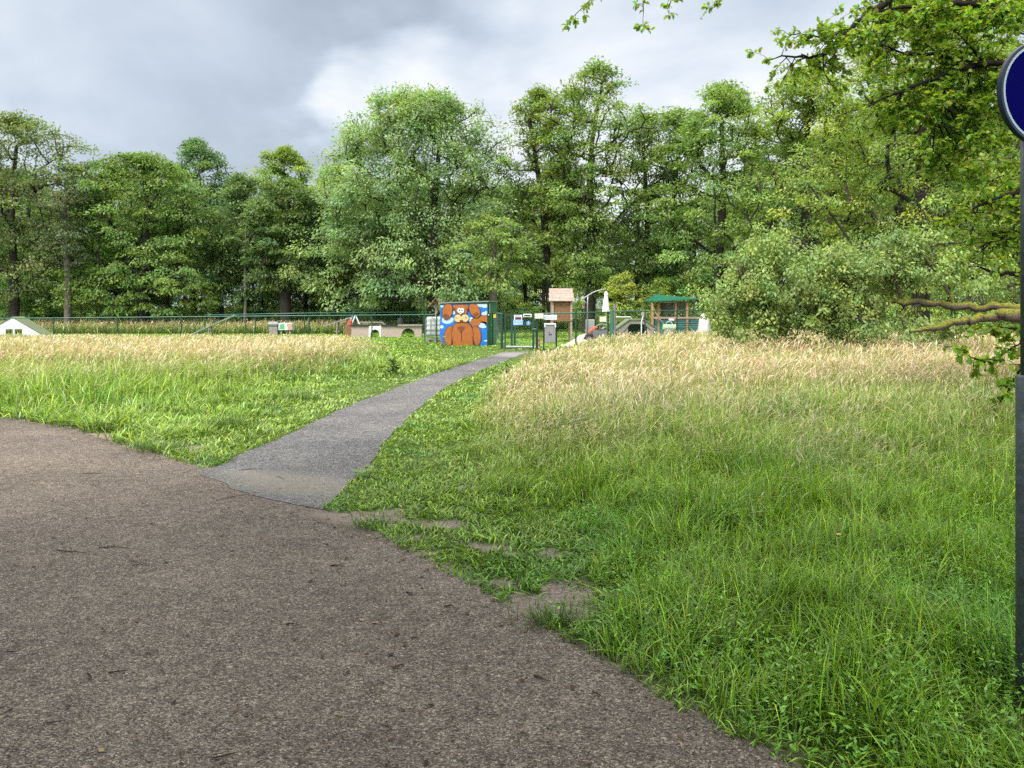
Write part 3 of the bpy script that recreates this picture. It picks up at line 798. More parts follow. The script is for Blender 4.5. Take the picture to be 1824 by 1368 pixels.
T['maple'] = make_tree('alder_tree', 'full green tree with thick dark trunk right of the green-roofed shelter', gx(1275, 46), 46, top_h(150, 46), 4.4, 4.2, zb=2.6, prof='tall', trunk_r=0.32, nclump=300, per=130, leaf=0.168, csize=0.9, flat=0.4, droop=0.4, col=(0.10, 0.17, 0.045), seed=24, lean=(0.5, 0), hollow=0.4, holes=3)
make_tree('alder_tree', 'tall bright green tree behind the left end of the fallen tree', gx(1440, 42), 42, top_h(120, 42), 4.6, 4.2, zb=1.6, prof='tall', trunk_r=0.32, nclump=320, per=130, leaf=0.160, csize=0.9, flat=0.45, col=(0.115, 0.175, 0.04), seed=27, hollow=0.4, holes=2)
make_tree('lime_tree', 'large dark green tree filling the space behind the blue round sign', gx(1640, 34), 34, top_h(-20, 34), 5.0, 4.6, zb=1.2, prof='dome', trunk_r=0.4, nclump=420, per=145, leaf=0.136, csize=0.85, flat=0.45, col=(0.12, 0.18, 0.035), seed=30, hollow=0.45)
make_tree('lime_tree', 'large tree beyond the right frame edge behind the fallen trunk', gx(1860, 38), 38, top_h(-60, 38), 5.2, 4.6, zb=1.0, prof='dome', trunk_r=0.4, nclump=330, per=130, leaf=0.160, csize=0.95, flat=0.45, col=(0.12, 0.18, 0.035), seed=33, hollow=0.45)
# left block
T['hornbeam'] = make_tree('hornbeam_tree', 'broad dark tree with layered drooping sprays on the left of the wood', gx(255, 52), 52, top_h(272, 52), 5.6, 4.8, zb=1.4, prof='dome', trunk_r=0.36, nclump=400, per=137, leaf=0.176, csize=1.0, flat=0.26, droop=0.75, col=(0.075, 0.135, 0.03), seed=36, hollow=0.5)
make_tree('locust_tree', 'feathery olive tree at the left edge of the photo', gx(25, 50), 50, top_h(205, 50), 5.0, 4.4, zb=2.2, prof='open', trunk_r=0.32, nclump=300, per=116, leaf=0.176, csize=0.9, flat=0.5, col=(0.085, 0.125, 0.045), seed=39, hollow=0.3, holes=4)
T['grey'] = make_tree('poplar_tree', 'blue-green tree whose crown rises behind the layered dark tree', gx(345, 62), 62, top_h(248, 62), 3.8, 3.6, zb=3.0, prof='round', trunk_r=0.32, nclump=230, per=123, leaf=0.208, csize=1.0, flat=0.5, col=(0.06, 0.115, 0.045), seed=42, hollow=0.35, holes=3)
make_tree('young_lime_tree', 'light yellow-green conical tree top standing above the dark row', gx(508, 60), 60, top_h(262, 60), 3.0, 2.8, zb=4.0, prof='round', trunk_r=0.25, nclump=190, per=130, leaf=0.192, csize=0.8, flat=0.5, col=(0.115, 0.175, 0.04), seed=45, hollow=0.3)
T['beech'] = make_tree('beech_tree', 'dark tree with stout black trunk left of the pale dome', gx(510, 52), 52, top_h(318, 52), 3.1, 3.0, zb=3.0, prof='round', trunk_r=0.4, nclump=220, per=130, leaf=0.176, csize=0.9, flat=0.3, droop=0.6, col=(0.06, 0.105, 0.03), seed=48, hollow=0.4)
make_tree('beech_tree', 'middling green tree between the layered dark tree and the stout black trunk', gx(438, 54), 54, top_h(310, 54), 2.5, 2.6, zb=1.6, prof='dome', trunk_r=0.25, nclump=160, per=130, leaf=0.184, csize=0.9, flat=0.4, droop=0.5, col=(0.065, 0.115, 0.04), seed=51, hollow=0.4)
make_tree('young_lime_tree', 'yellowish young tree peeping out left of the pale dome', gx(600, 57), 57, top_h(290, 57), 2.6, 2.6, zb=2.0, prof='tall', trunk_r=0.22, nclump=150, per=130, leaf=0.184, csize=0.85, flat=0.5, col=(0.115, 0.17, 0.04), seed=54, hollow=0.3)
make_tree('ivy_clad_tree', 'tree with bare pinkish upper trunk and ivy-dark foot at left', gx(120, 49), 49, top_h(290, 49), 2.4, 2.2, zb=4.2, prof='open', trunk_r=0.2, nclump=110, per=101, leaf=0.160, csize=0.75, flat=0.35, col=(0.075, 0.11, 0.05), seed=57, bark=M_PALEBARK, hollow=0.2, sway=0.15)
# small shrubs
def shrub(name, label, X, Y, H, rx, col, seed, zb=0.15, n=70, per=101, leaf=0.128, cs=0.5, prof='dome', cat='shrub', group=None, flat=0.55):
    return make_tree(name, label, X, Y, H, rx, rx * 0.85, zb=zb, prof=prof, trunk_r=0.06, nclump=n, per=per, leaf=leaf, csize=cs, flat=flat, col=col, seed=seed, cat=cat, group=group, hollow=0.45, sway=0.05)
shrub('laurel_shrub', 'rounded leafy shrub at the left edge behind the fences', gx(30, 55), 55, gz(486, 55), 3.6, (0.075, 0.145, 0.035), 61, n=150, per=130, leaf=0.176, cs=0.7)
shrub('willow_shrub', 'yellow-green feathery shrub behind the closed white parasol', gx(1110, 43), 43, gz(488, 43), 0.95, (0.17, 0.22, 0.05), 64, n=60, per=130)
shrub('elder_shrub', 'light green shrub under the trees behind the shelter roof', gx(1180, 46), 46, gz(500, 46), 1.6, (0.11, 0.17, 0.04), 67, n=70, per=116)
shrub('hazel_shrub', 'bushy green shrub under the pale dome right of its trunk', gx(850, 52), 52, gz(500, 52), 2.0, (0.10, 0.16, 0.06), 70, n=80, per=116, leaf=0.160)
shrub('hazel_shrub', 'low dark shrub left of the pale dome trunk', gx(690, 53), 53, gz(515, 53), 2.4, (0.08, 0.135, 0.045), 73, n=90, per=116, leaf=0.160)

# snag
sg = MB(); sx = gx(437, 53)
sg.tube([(sx - 0.05, 53, 0), (sx, 53, 2.0), (sx - 0.03, 53, 4.0), (sx + 0.02, 53, gz(430, 53)), (sx + 0.01, 53, gz(404, 53))], [0.1, 0.1, 0.09, 0.08, 0.03], 7)
sg.tube([(sx, 53, 3.9), (sx + 0.3, 53, 4.3)], [0.04, 0.015], 5)
tag(sg.build('dead_tree', M_DEADWOOD, smooth=True, loc=(sx, 53, 0)), 'thin bare dead trunk standing pale against the dark trees', 'dead tree')

# trees deeper in the wood: copies, further back
grp = 'trees deep in the wood behind the dog park'
lab = 'tree deep in the wood, half hidden behind the front row of trees'
rb = np.random.default_rng(77)
srcs = [T['hornbeam'], T['grey'], T['beech'], T['maple']]
for i, px in enumerate(np.linspace(-140, 1960, 25)):
    Y = 66 + rb.uniform(-3, 7)
    s = srcs[i % 4]; base_h = {0: 10.5, 1: 15.0, 2: 10.0, 3: 14.8}[i % 4]
    lim = np.interp(px, [0, 130, 180, 420, 470, 560, 640, 880, 910, 960, 1060, 1100, 1235, 1290, 1400, 1824], [300, 320, 330, 335, 365, 385, 330, 280, 340, 280, 280, 430, 430, 270, 240, 150])
    h = gz(lim + rb.uniform(0, 45), Y)
    sc = h / base_h
    copy_tree(s, gx(px, Y), Y, rb.uniform(0, 6.28), sc, lab, grp)
# dark trunks standing in the gaps of the front row
pole = MB().tube([(0, 0, 0), (0.05, 0.02, 2.5), (-0.03, 0.0, 5), (0.05, 0, 8.5)], [0.2, 0.15, 0.13, 0.08], 8)
src = None
for i, px in enumerate([85, 148, 176, 205, 232, 262, 300, 330, 365, 395, 466, 545, 640, 668, 700, 735, 838, 935, 968, 1136, 1165, 1198, 1310, 1350]):
    Y = 55 + rb.uniform(-1, 6)
    if src is None:
        src = empty('slim_tree', (0, 0, 0), 'x', 'tree'); pole.build('trunk', M_BARK, src, smooth=True)
        r = np.random.default_rng(5); tp = np.c_[r.normal(0, 0.9, 46), r.normal(0, 0.9, 46), r.uniform(4.0, 9.5, 46)]
        V, F, C = clump_leaves(r, tp, tp * 0 + np.array([0, 0, 1.0]), np.full(46, 0.75), 60, 0.22, 0.4, 0.5, (0.07, 0.12, 0.035))
        mesh_np('crown', V, F, M_LEAF, src, col=C); o = src
    else:
        o = copy_tree(src, 0, 0, 0, 1, 'x')
    s = rb.uniform(0.75, 1.1)
    o.location = (gx(px, Y), Y, 0); o.rotation_euler = (0, 0, rb.uniform(0, 6.28)); o.scale = (s * rb.uniform(0.8, 1.5), s * rb.uniform(0.8, 1.5), s)
    o['label'] = 'slim dark-trunked tree in the shade at the edge of the wood'; o['group'] = 'slim dark trunks at the edge of the wood'
# undergrowth and far wood as masses
def mass(name, boxes, leaf, col, seed, m=M_LEAF):
    r = np.random.default_rng(seed); VV = []; FF = []; CC = []; k = 0
    for (x0, x1, y0, y1, z0, z1, n, per, cs) in boxes:
        c = np.c_[r.uniform(x0, x1, n), r.uniform(y0, y1, n), z0 + (z1 - z0) * r.random(n)]
        top = 0.55 + 0.9 * fbm(c[:, 0], c[:, 1], 0.25, seed)
        c[:, 2] = z0 + (c[:, 2] - z0) * top
        V, F, C = clump_leaves(r, c, np.repeat([[0, -0.5, 0.6]], n, 0), cs * r.uniform(0.6, 1.3, n), per, leaf, 0.5, 0.4, col, cvar=0.3, hue=0.2)
        VV.append(V); FF.append(F + k); CC.append(C); k += len(V)
    return mesh_np(name, np.concatenate(VV), np.concatenate(FF), m, col=np.concatenate(CC), kind='stuff')
mass('bramble_undergrowth', [(-48, 6, 56.2, 57.5, 0.0, 1.3, 420, 80, 0.45), (-45, 40, 56.5, 61, 0.0, 1.9, 900, 80, 0.6), (-45, 45, 62, 70, 0.2, 3.6, 520, 70, 0.9), (8, 30, 40, 47, 0, 2.2, 160, 60, 0.7)], 0.17, (0.16, 0.26, 0.07), 91)
mass('far_wood', [(-75, 75, 71, 74, 0.0, 5, 800, 50, 1.2), (-75, 75, 74, 84, 0.0, 13, 900, 50, 1.5)], 0.36, (0.12, 0.2, 0.06), 92)
# ------------------------------------------------------------------ fences
def fence(name, label, pts, top, post_every, cat='fence', wire=0.16, rail_r=0.024, post_r=0.03, ztop2=None, sag=0.0, skip=(), m_rail=None):
    """pts: [(x,y)...] line on the ground; top heights per point"""
    P = np.array(pts, float); tops = np.array(top, float)
    root = empty(name, (P[0][0], P[0][1], 0), label, cat)
    o = np.array([P[0][0], P[0][1], 0])
    s = np.r_[0, np.cumsum(np.hypot(*np.diff(P, axis=0).T))]
    f = lambda q: np.array([np.interp(q, s, P[:, 0]), np.interp(q, s, P[:, 1])])
    ht = lambda q: float(np.interp(q, s, tops))
    rails = MB().tube([np.r_[p, t] - o for p, t in zip(P, tops)], rail_r, 8)
    rails.build('top_rail', m_rail or M_RAIL, root, smooth=True)
    n = max(1, round(s[-1] / post_every))
    for i in range(n + 1):
        q = s[-1] * i / n; p = f(q)
        MB().tube([np.r_[p, -0.1] - o, np.r_[p, ht(q) + 0.03] - o], post_r, 8).build('post', M_GREENPAINT, root)
    w = MB(); k = int(s[-1] / wire); hmean = float(tops.mean())
    for i in range(-int(hmean / wire), k + 1):
        for sg in (1, -1):
            q0 = i * wire; q1 = q0 + hmean
            a, b = (q0, q1)
            za, zb = (0.05, hmean) if sg > 0 else (hmean, 0.05)
            aa, bb = max(a, 0), min(b, s[-1])
            if bb - aa < 0.05: continue
            zA = za + (zb - za) * (aa - a) / (b - a); zB = za + (zb - za) * (bb - a) / (b - a)
            qs = [aa] + [v for v in s[1:-1] if aa < v < bb] + [bb]
            pp = [np.r_[f(q), (zA + (zB - zA) * (q - aa) / (bb - aa)) * (ht(q) - 0.03) / hmean] - o for q in qs]
            w.tube(pp, 0.0022, 3, cap=False)
    w.build('chain_link_mesh', M_WIRE, root)
    return root
def fp(x, Y): return (gx(x, Y), Y)
fence('chain_link_fence', 'front chain link fence left of the dog mural shed, green rail and posts', [fp(-120, 40.5), fp(50, 40), fp(511, 39.6), fp(753, 38.4), fp(778, 34.5)], [gz(568, 40.5), gz(566.8, 40), gz(562.6, 39.6), gz(560.5, 38.4), gz(560, 34.5)], 3.3)
fence('chain_link_fence', 'short chain link fence between the mural shed and the gate', [fp(878, 33), fp(895, 30)], [gz(557.5, 33), gz(558.5, 30)], 3)
fence('chain_link_fence', 'chain link fence from the gate past the grey bin to the thick corner post', [fp(957, 29.9), fp(1030, 30.4), fp(1083, 31.2)], [gz(558.8, 29.9), gz(557, 30.4), gz(555.8, 31.2)], 1.5, post_r=0.035)
fence('chain_link_fence', 'chain link fence from the thick corner post to the green-roofed shelter', [fp(1089, 31.2), fp(1180, 35.5), fp(1262, 39)], [gz(555, 31.2), gz(553.4, 35.5), gz(552.6, 39)], 3.2)
fence('chain_link_fence', 'long back fence of the dog park running below the trees', [fp(-100, 56), fp(360, 55), fp(850, 54), fp(1262, 53)], [gz(562, 56), gz(558, 55), gz(551.5, 54), gz(549.8, 53)], 2.9, wire=0.3)
fence('chain_link_fence', 'middle cross fence inside the dog park behind the ramps', [fp(365, 46), fp(560, 47), fp(880, 48)], [gz(561, 46), gz(557.4, 47), gz(554.5, 48)], 3.0, wire=0.3)
MB().tube([(0, 0, -0.1), (0, 0, 1.5)], 0.075, 10).build('corner_post', M_RAIL, loc=None)
cp = bpy.data.objects['corner_post']; cp.location = (*fp(1090, 31.1), 0)
tag(cp, 'thick green corner post of the front fence right of the parasol', 'fence post')

# ------------------------------------------------------------------ mural shed
def m_flat(n, c, **k): return mat(n, c, 0.6, noise=k.get('noise', 0.25), nscale=k.get('nscale', 9))
M_SKYB = m_flat('mural_blue', (0.008, 0.135, 0.5)); M_CLOUD = m_flat('mural_cloud', (0.42, 0.58, 0.68), noise=0.35); M_FUR = m_flat('mural_orange_brown', (0.33, 0.10, 0.015), noise=0.3)
M_FURD = m_flat('mural_dark_brown', (0.16, 0.045, 0.012), noise=0.3); M_OUT = m_flat('mural_outline', (0.035, 0.012, 0.008)); M_MUZ = m_flat('mural_tan', (0.55, 0.42, 0.2)); M_EYE = m_flat('mural_white', (0.8, 0.8, 0.78)); M_SHEDG = m_flat('shed_green', (0.025, 0.13, 0.065), noise=0.25)
Ys = 32.6
x0, x1 = gx(784, Ys), gx(868, Ys); SW = x1 - x0; SH = gz(541, Ys)
shed = empty('mural_shed', ((x0 + x1) / 2, Ys, 0), 'small green shed painted with a big brown cartoon dog on blue sky', 'shed')
hx = SW / 2; dep = 1.5; skew = 0.36     # seen a little from the right
b = MB(); b.add([(-hx, 0, -0.05), (hx, 0, -0.05), (hx + skew, dep, -0.05), (-hx + skew, dep, -0.05), (-hx, 0, SH), (hx, 0, SH + 0.07), (hx + skew, dep, SH + 0.07), (-hx + skew, dep, SH)],
      [(3, 2, 1, 0), (4, 5, 6, 7), (0, 1, 5, 4), (1, 2, 6, 5), (2, 3, 7, 6), (3, 0, 4, 7)])
b.build('wall', M_SHEDG, shed)
rf = MB(); e = 0.06
rf.add([(-hx - e, -e, SH + 0.003), (hx + e, -e, SH + 0.08), (hx + skew + e, dep + e, SH + 0.08), (-hx + skew - e, dep + e, SH + 0.003), (-hx - e, -e, SH + 0.05), (hx + e, -e, SH + 0.127), (hx + skew + e, dep + e, SH + 0.127), (-hx + skew - e, dep + e, SH + 0.05)],
       [(3, 2, 1, 0), (4, 5, 6, 7), (0, 1, 5, 4), (1, 2, 6, 5), (2, 3, 7, 6), (3, 0, 4, 7)])
rf.build('roof', M_GREY, shed)
sx_ = lambda t: hx + skew * t / dep
v = MB(); v.box((sx_(0.35) + 0.012, 0.35, SH - 0.2), (0.02, 0.3, 0.42)); v.build('vent', M_PLASTIC, shed)
dr = MB(); dr.add([(sx_(0.12) + 0.004, 0.12, 0.02), (sx_(1.3) + 0.004, 1.3, 0.02), (sx_(1.3) + 0.004, 1.3, SH - 0.02), (sx_(0.12) + 0.004, 0.12, SH - 0.02)], [(0, 1, 2, 3)]); dr = dr.build('door', M_SHEDG, shed)
MB().box((sx_(0.5) + 0.03, 0.5, 0.85), (0.05, 0.14, 0.04)).build('handle', M_PLASTIC, dr); MB().box((sx_(0.1) + 0.03, 0.1, SH - 0.47), (0.04, 0.2, 0.05)).build('hinge', M_PLASTIC, dr)
mu = MB(); mus = [M_SKYB, M_CLOUD, M_FUR, M_FURD, M_OUT, M_MUZ, M_EYE]
MX = lambda x: (x - 178) / 607 * SW - hx
MZ = lambda y: (705 - y) / 553 * (SH - 0.02)
lay = [0.004]
def mpoly(pts, mi, out=0):
    """painted shape in mural pixels"""
    if out:
        c = np.mean(pts, axis=0); a = np.array(pts, float); d = a - c; l = np.linalg.norm(d, axis=1)[:, None]
        mpoly([tuple(p) for p in (c + d * (l + out) / l)], 4)
    lay[0] += 0.0012
    n = len(pts); V = [(MX(min(max(x, 180), 783)), -lay[0], MZ(min(max(y, 152), 703))) for x, y in pts]
    mu.add([(MX(np.clip(np.mean([p[0] for p in pts]), 180, 783)), -lay[0], MZ(np.mean([p[1] for p in pts])))] + V, [(0, i + 1, (i + 1) % n + 1) for i in range(n)], mi)
def ell(cx, cy, rx, ry, rot=0, n=26):
    c, s = math.cos(rot), math.sin(rot)
    return [(cx + rx * math.cos(a) * c - ry * math.sin(a) * s, cy + rx * math.cos(a) * s + ry * math.sin(a) * c) for a in (2 * math.pi * k / n for k in range(n))]
mpoly([(178, 152), (785, 152), (785, 705), (178, 705)], 0)
for c in ((205, 180, 30, 16), (270, 375, 70, 38), (240, 350, 38, 26), (310, 360, 45, 34), (200, 455, 24, 22), (355, 265, 18, 26), (720, 165, 70, 26), (755, 180, 40, 22), (745, 280, 36, 24), (770, 265, 22, 20), (715, 435, 45, 32), (735, 455, 40, 18), (572, 340, 26, 14), (565, 372, 18, 22), (770, 640, 30, 10)):
    mpoly(ell(*c), 1)
mpoly([(178, 640), (215, 655), (250, 690), (250, 705), (178, 705)], 2 - 2 + 3)
# tail, haunches, body, legs
mpoly([(560, 400), (600, 350), (660, 318), (740, 305), (783, 306), (783, 420), (765, 385), (755, 408), (735, 380), (720, 405), (700, 385), (690, 412), (650, 450), (600, 460)], 2, 7)
mpoly(ell(300, 575, 66, 128, 0.08), 2, 7)
mpoly(ell(640, 575, 62, 130, -0.05), 2, 7)
mpoly([(395, 395), (450, 385), (520, 395), (560, 430), (590, 480), (605, 570), (605, 703), (330, 703), (325, 600), (335, 500), (355, 430)], 2, 7)
mpoly([(395, 460), (450, 440), (505, 462), (470, 520), (450, 540), (430, 520)], 3)
mpoly([(447, 520), (457, 520), (459, 660), (450, 660)], 4)
mpoly([(336, 640), (350, 560), (345, 700), (336, 703)], 3); mpoly([(588, 560), (604, 600), (604, 703), (594, 703)], 3)
mpoly([(318, 690), (340, 600), (334, 703), (318, 703)], 4); mpoly([(604, 600), (628, 690), (628, 703), (604, 703)], 4)
# head and ears
mpoly([(345, 170), (420, 160), (530, 160), (545, 200), (525, 240), (510, 290), (450, 310), (400, 285), (380, 240), (350, 215)], 2, 6)
mpoly(ell(272, 245, 62, 108, 0.18), 2, 7); mpoly(ell(622, 235, 62, 100, -0.42), 2, 7)
mpoly(ell(255, 315, 42, 34, 0.1), 3); mpoly(ell(640, 290, 40, 28, -0.3), 3)
mpoly([(340, 190), (382, 205), (372, 235), (350, 225)], 3); mpoly([(548, 190), (520, 205), (512, 235), (540, 222)], 3)
mpoly(ell(452, 285, 48, 45), 3)
mpoly(ell(425, 232, 24, 32, 0.1), 6, 4); mpoly(ell(463, 234, 24, 34, 0.05), 6, 4)
mpoly(ell(430, 232, 9, 11), 4); mpoly(ell(460, 238, 9, 11), 4); mpoly(ell(440, 275, 12, 9), 6)
mpoly(ell(408, 340, 48, 50), 5, 5); mpoly(ell(498, 338, 50, 50), 5, 5); mpoly(ell(452, 352, 40, 26), 5)
for a in ((385, 322), (395, 335), (380, 335), (510, 318), (522, 330), (505, 332)): mpoly(ell(a[0], a[1], 5, 4), 3)
mpoly([(425, 372), (452, 358), (482, 372), (452, 384)], 3)
mu.build('dog_mural', mus, shed)

# ------------------------------------------------------------------ small things round the gate
def at3(x, y, Y): return Vector(at(x, y, Y))
Yg = 29.8
gate = empty('park_gate', (gx(925, Yg), Yg, 0), 'dark green metal gate at the end of the gravel path', 'gate')
g0, g1 = gx(899, Yg) - gate.location.x, gx(950, Yg) - gate.location.x; gt = gz(559.5, Yg)
fr = MB(); fr.box((g1, 0, gt / 2 + 0.01), (0.085, 0.06, gt + 0.02)); fr.box((g0 + 0.02, 0, gt / 2), (0.06, 0.06, gt)); fr.box(((g0 + g1) / 2, 0, gt - 0.03), (g1 - g0 - 0.1, 0.05, 0.06)); fr.box(((g0 + g1) / 2, 0, 0.05), (g1 - g0 - 0.1, 0.05, 0.05))
gfr = fr.build('gate_frame', M_GREENPAINT, gate)
wm = MB()
for i in range(1, 20):
    xx = g0 + 0.05 + (g1 - g0 - 0.1) * i / 20; wm.box((xx, 0.02, gt / 2), (0.006, 0.006, gt - 0.15))
for i in range(1, 6): wm.box(((g0 + g1) / 2, 0.027, gt * i / 6), (g1 - g0 - 0.12, 0.006, 0.006))
wm.build('bar_mesh', M_WIRE, gate)
MB().box((g1 + 0.03, -0.05, 0.78), (0.16, 0.03, 0.03)).build('handle', M_GALV, gfr)
for i, (px, Yp, lab) in enumerate(((893.5, 29.9, 'leftmost dark green post left of the gate'), (911.5, 31.6, 'inner dark post standing behind the left half of the gate'), (917, 32.4, 'inner dark post seen under the blue rectangular notice'), (956, 29.9, 'thick dark post right of the gate under the pale board'))):
    o = MB().box((0, 0, 0.64), (0.085, 0.085, 1.46 if i in (0, 3) else 1.4), taper=1).build('gate_post', M_GREENPAINT, bevel=0.006)
    o.location = (gx(px, Yp), Yp, 0); tag(o, lab, 'gate post', 'posts of the entrance lock')
sl = MB().box((0, 0, 0.02), (1.35, 1.5, 0.05)).build('concrete_slab', mat('pale_concrete', (0.36, 0.34, 0.32), 0.9, noise=0.2), bevel=0.008); sl.location = (gx(930, 30.7), 30.75, 0)
tag(sl, 'pale concrete slab on the ground just behind the gate', 'slab')
def sign_board(name, label, x0, y0, x1, y1, Y, mats, marks=(), cat='sign', th=0.012):
    a, c = at(x0, y0, Y), at(x1, y1, Y); w, h = c[0] - a[0], a[2] - c[2]
    o = empty(name, ((a[0] + c[0]) / 2, Y, c[2]), label, cat)
    bo_ = MB().box((0, 0, h / 2), (w, th, h)).build('board', mats[0], o, bevel=0.003)
    if marks:
        m = MB()
        for (u0, v0, u1, v1, mi) in marks:
            m.box(((u0 + u1 - 1) * w / 2, -th / 2 - 0.003, h - (v0 + v1) * h / 2), ((u1 - u0) * w, 0.003, (v1 - v0) * h), mi)
        m.build('lettering', mats[1:], bo_)
    return o
M_SBLUE = mat('notice_blue', (0.14, 0.32, 0.72), 0.4); M_MAROON = mat('notice_maroon', (0.08, 0.01, 0.02), 0.4); M_CREAM = mat('cream_board', (0.62, 0.55, 0.48), 0.6, noise=0.2)
sign_board('notice_board', 'blue rectangular notice with white text lines hanging on the gate', 914, 570, 931.5, 579, 29.72, [M_SBLUE, M_WHITE], [(0.08, 0.1, 0.92, 0.17, 0), (0.05, 0.36, 0.95, 0.44, 0), (0.05, 0.62, 0.95, 0.70, 0), (0.1, 0.84, 0.6, 0.92, 0)])
sign_board('notice_board', 'white framed notice with dark maroon field above the blue notice on the gate', 915.5, 561, 930, 569.6, 29.72, [M_WHITE, M_MAROON, M_GREY], [(0.14, 0.45, 0.9, 0.92, 0), (0.1, 0.12, 0.8, 0.28, 1)])
sign_board('notice_board', 'small white notice with dark strip at the top right of the gate', 932, 559, 947, 564.8, 29.72, [M_WHITE, M_MAROON, M_POSTWOOD], [(0.12, 0.3, 0.8, 0.78, 0), (0.83, 0.3, 0.92, 0.7, 1)])
rs = empty('round_notice', tuple(at(941, 575.5, 29.72)), 'small round blue notice with a white walking figure on the gate', 'sign')
MB().tube([(0, 0.01, 0), (0, -0.005, 0)], 0.087, 24).build('disc', M_BLUE, rs)
wk = MB(); wk.tube([(0, -0.008, 0.045), (0, -0.012, 0.045)], 0.014, 10); wk.prism([(-0.016, 0.03), (0.016, 0.03), (0.02, -0.01), (-0.02, -0.01)], (0, -0.008, 0), (1, 0, 0), (0, 0, 1), 0.003); wk.prism([(-0.02, -0.008), (-0.004, -0.008), (-0.03, -0.06), (-0.045, -0.06)], (0, -0.008, 0), (1, 0, 0), (0, 0, 1), 0.003); wk.prism([(0.004, -0.008), (0.02, -0.008), (0.045, -0.06), (0.03, -0.06)], (0, -0.008, 0), (1, 0, 0), (0, 0, 1), 0.003)
wk.build('walking_figure', M_WHITE, rs)
sign_board('notice_board', 'pale cream board on the fence directly right of the gate', 952.5, 558.5, 968, 567.5, 29.78, [M_CREAM])
sign_board('notice_board', 'white speckled board on the fence above the grey bin', 968.3, 561, 992, 569.5, 29.85, [M_WHITE, M_GREY], [(0.1, 0.2, 0.9, 0.26, 0), (0.06, 0.45, 0.94, 0.5, 0), (0.1, 0.7, 0.8, 0.75, 0)])
sign_board('warning_plate', 'small yellow plate on the fence beside the shed', 879, 560, 883.5, 566, 31.6, [mat('yellow_plate', (0.6, 0.42, 0.03), 0.4), M_BLACK], [(0.25, 0.3, 0.75, 0.45, 0)])
# bin
Yb = 29.0
bin_ = empty('dog_waste_bin', (gx(980, Yb), Yb, 0), 'grey waste bin with white rim on black legs right of the gate', 'bin')
bw = gx(990, Yb) - gx(970.5, Yb)
zb0, zb1 = gz(611, Yb), gz(577, Yb)
MB().box((0, 0.1, (zb0 + zb1) / 2), (bw, 0.26, zb1 - zb0)).build('body', M_GREY, bin_, bevel=0.02); binb = bin_.children[0]
rm = MB(); rm.box((0, 0.09, zb1 - 0.005), (bw + 0.03, 0.30, 0.05)); rm.box((-bw / 2 + 0.01, -0.045, zb1 - 0.06), (0.045, 0.03, 0.14)); rm.box((bw / 2 - 0.01, -0.045, zb1 - 0.06), (0.045, 0.03, 0.14)); rm.build('rim', M_WHITE, binb, bevel=0.01)
for sx in (-1, 1): MB().box((sx * (bw / 2 + 0.03), 0.1, zb1 / 2 - 0.03), (0.05, 0.09, zb1)).build('leg', M_BLACK, bin_)
lg = MB()
LP = [(-0.07, 0.05), (-0.02, 0.055), (-0.03, 0.03), (-0.06, 0.02)]
lg.prism(LP, (0, -0.034, (zb0 + zb1) / 2), (1, 0, 0), (0, 0, 1), 0.003); lg.prism([(-0.07, -0.03), (0.03, -0.03), (0.07, 0.0), (0.05, -0.06), (-0.05, -0.06)], (0, -0.034, (zb0 + zb1) / 2), (1, 0, 0), (0, 0, 1), 0.003); lg.prism([(-0.03, 0.03), (-0.01, 0.03), (0.0, 0.0), (-0.01, 0.0)], (0, -0.034, (zb0 + zb1) / 2), (1, 0, 0), (0, 0, 1), 0.003)
lg.build('dog_mark', M_BLACK, binb)
gn = MB(); gn.tube([(0, 0, 0), (0, 0, 0.16), (0, 0, 0.24)], [0.07, 0.08, 0.05], 9); gn.tube([(0, 0, 0.24), (0, 0, 0.33), (0, 0, 0.42)], [0.05, 0.06, 0.01], 9, 1)
go = gn.build('garden_ornament', [mat('terracotta_ornament', (0.32, 0.17, 0.12), 0.8, noise=0.3), M_RED], loc=None); go.location = (gx(959, 31), 31, 0); tag(go, 'small reddish garden ornament on the grass between gate post and bin', 'ornament')

# water container left of the shed
Yt = 36
x0, x1 = gx(758, Yt), gx(792, Yt)
ibc = empty('water_container', ((x0 + x1) / 2, Yt, 0), 'white cube water tank in a metal cage left of the mural shed', 'water tank')
w = x1 - x0; zt = gz(564.5, Yt); zbm = 0.28
MB().box((0, 0.5, (zt + zbm + 0.22) / 2), (w - 0.06, 0.94, zt - zbm - 0.22), taper=0.97).build('tank', M_PLASTIC, ibc, bevel=0.05)
MB().box((0, 0.5, zbm + 0.11), (w - 0.06, 0.94, 0.2)).build('tank_base', mat('grey_plastic', (0.34, 0.38, 0.36), 0.5), ibc, bevel=0.03)
cg = MB()
for i in range(5):
    xx = -w / 2 + w * i / 4; cg.tube([(xx, -0.0, 0.1), (xx, -0.0, zt - 0.1)], 0.012, 6); cg.tube([(xx, 1.0, 0.1), (xx, 1.0, zt - 0.1)], 0.012, 6)
for i in range(5):
    z = 0.14 + (zt - 0.26) * i / 4
    cg.tube([(-w / 2, -0.0, z), (w / 2, -0.0, z), (w / 2, 1.0, z), (-w / 2, 1.0, z), (-w / 2, -0.0, z)], 0.012, 6)
cg.build('cage', M_GALV, ibc)
pl = MB(); pl.box((0, 0.5, 0.1), (w, 1.0, 0.04)); [pl.box((sx * (w / 2 - 0.08), 0.5, 0.04), (0.12, 1.0, 0.08)) for sx in (-1, 0.001, 1)]; pl.build('pallet', M_GREYWOOD, ibc)
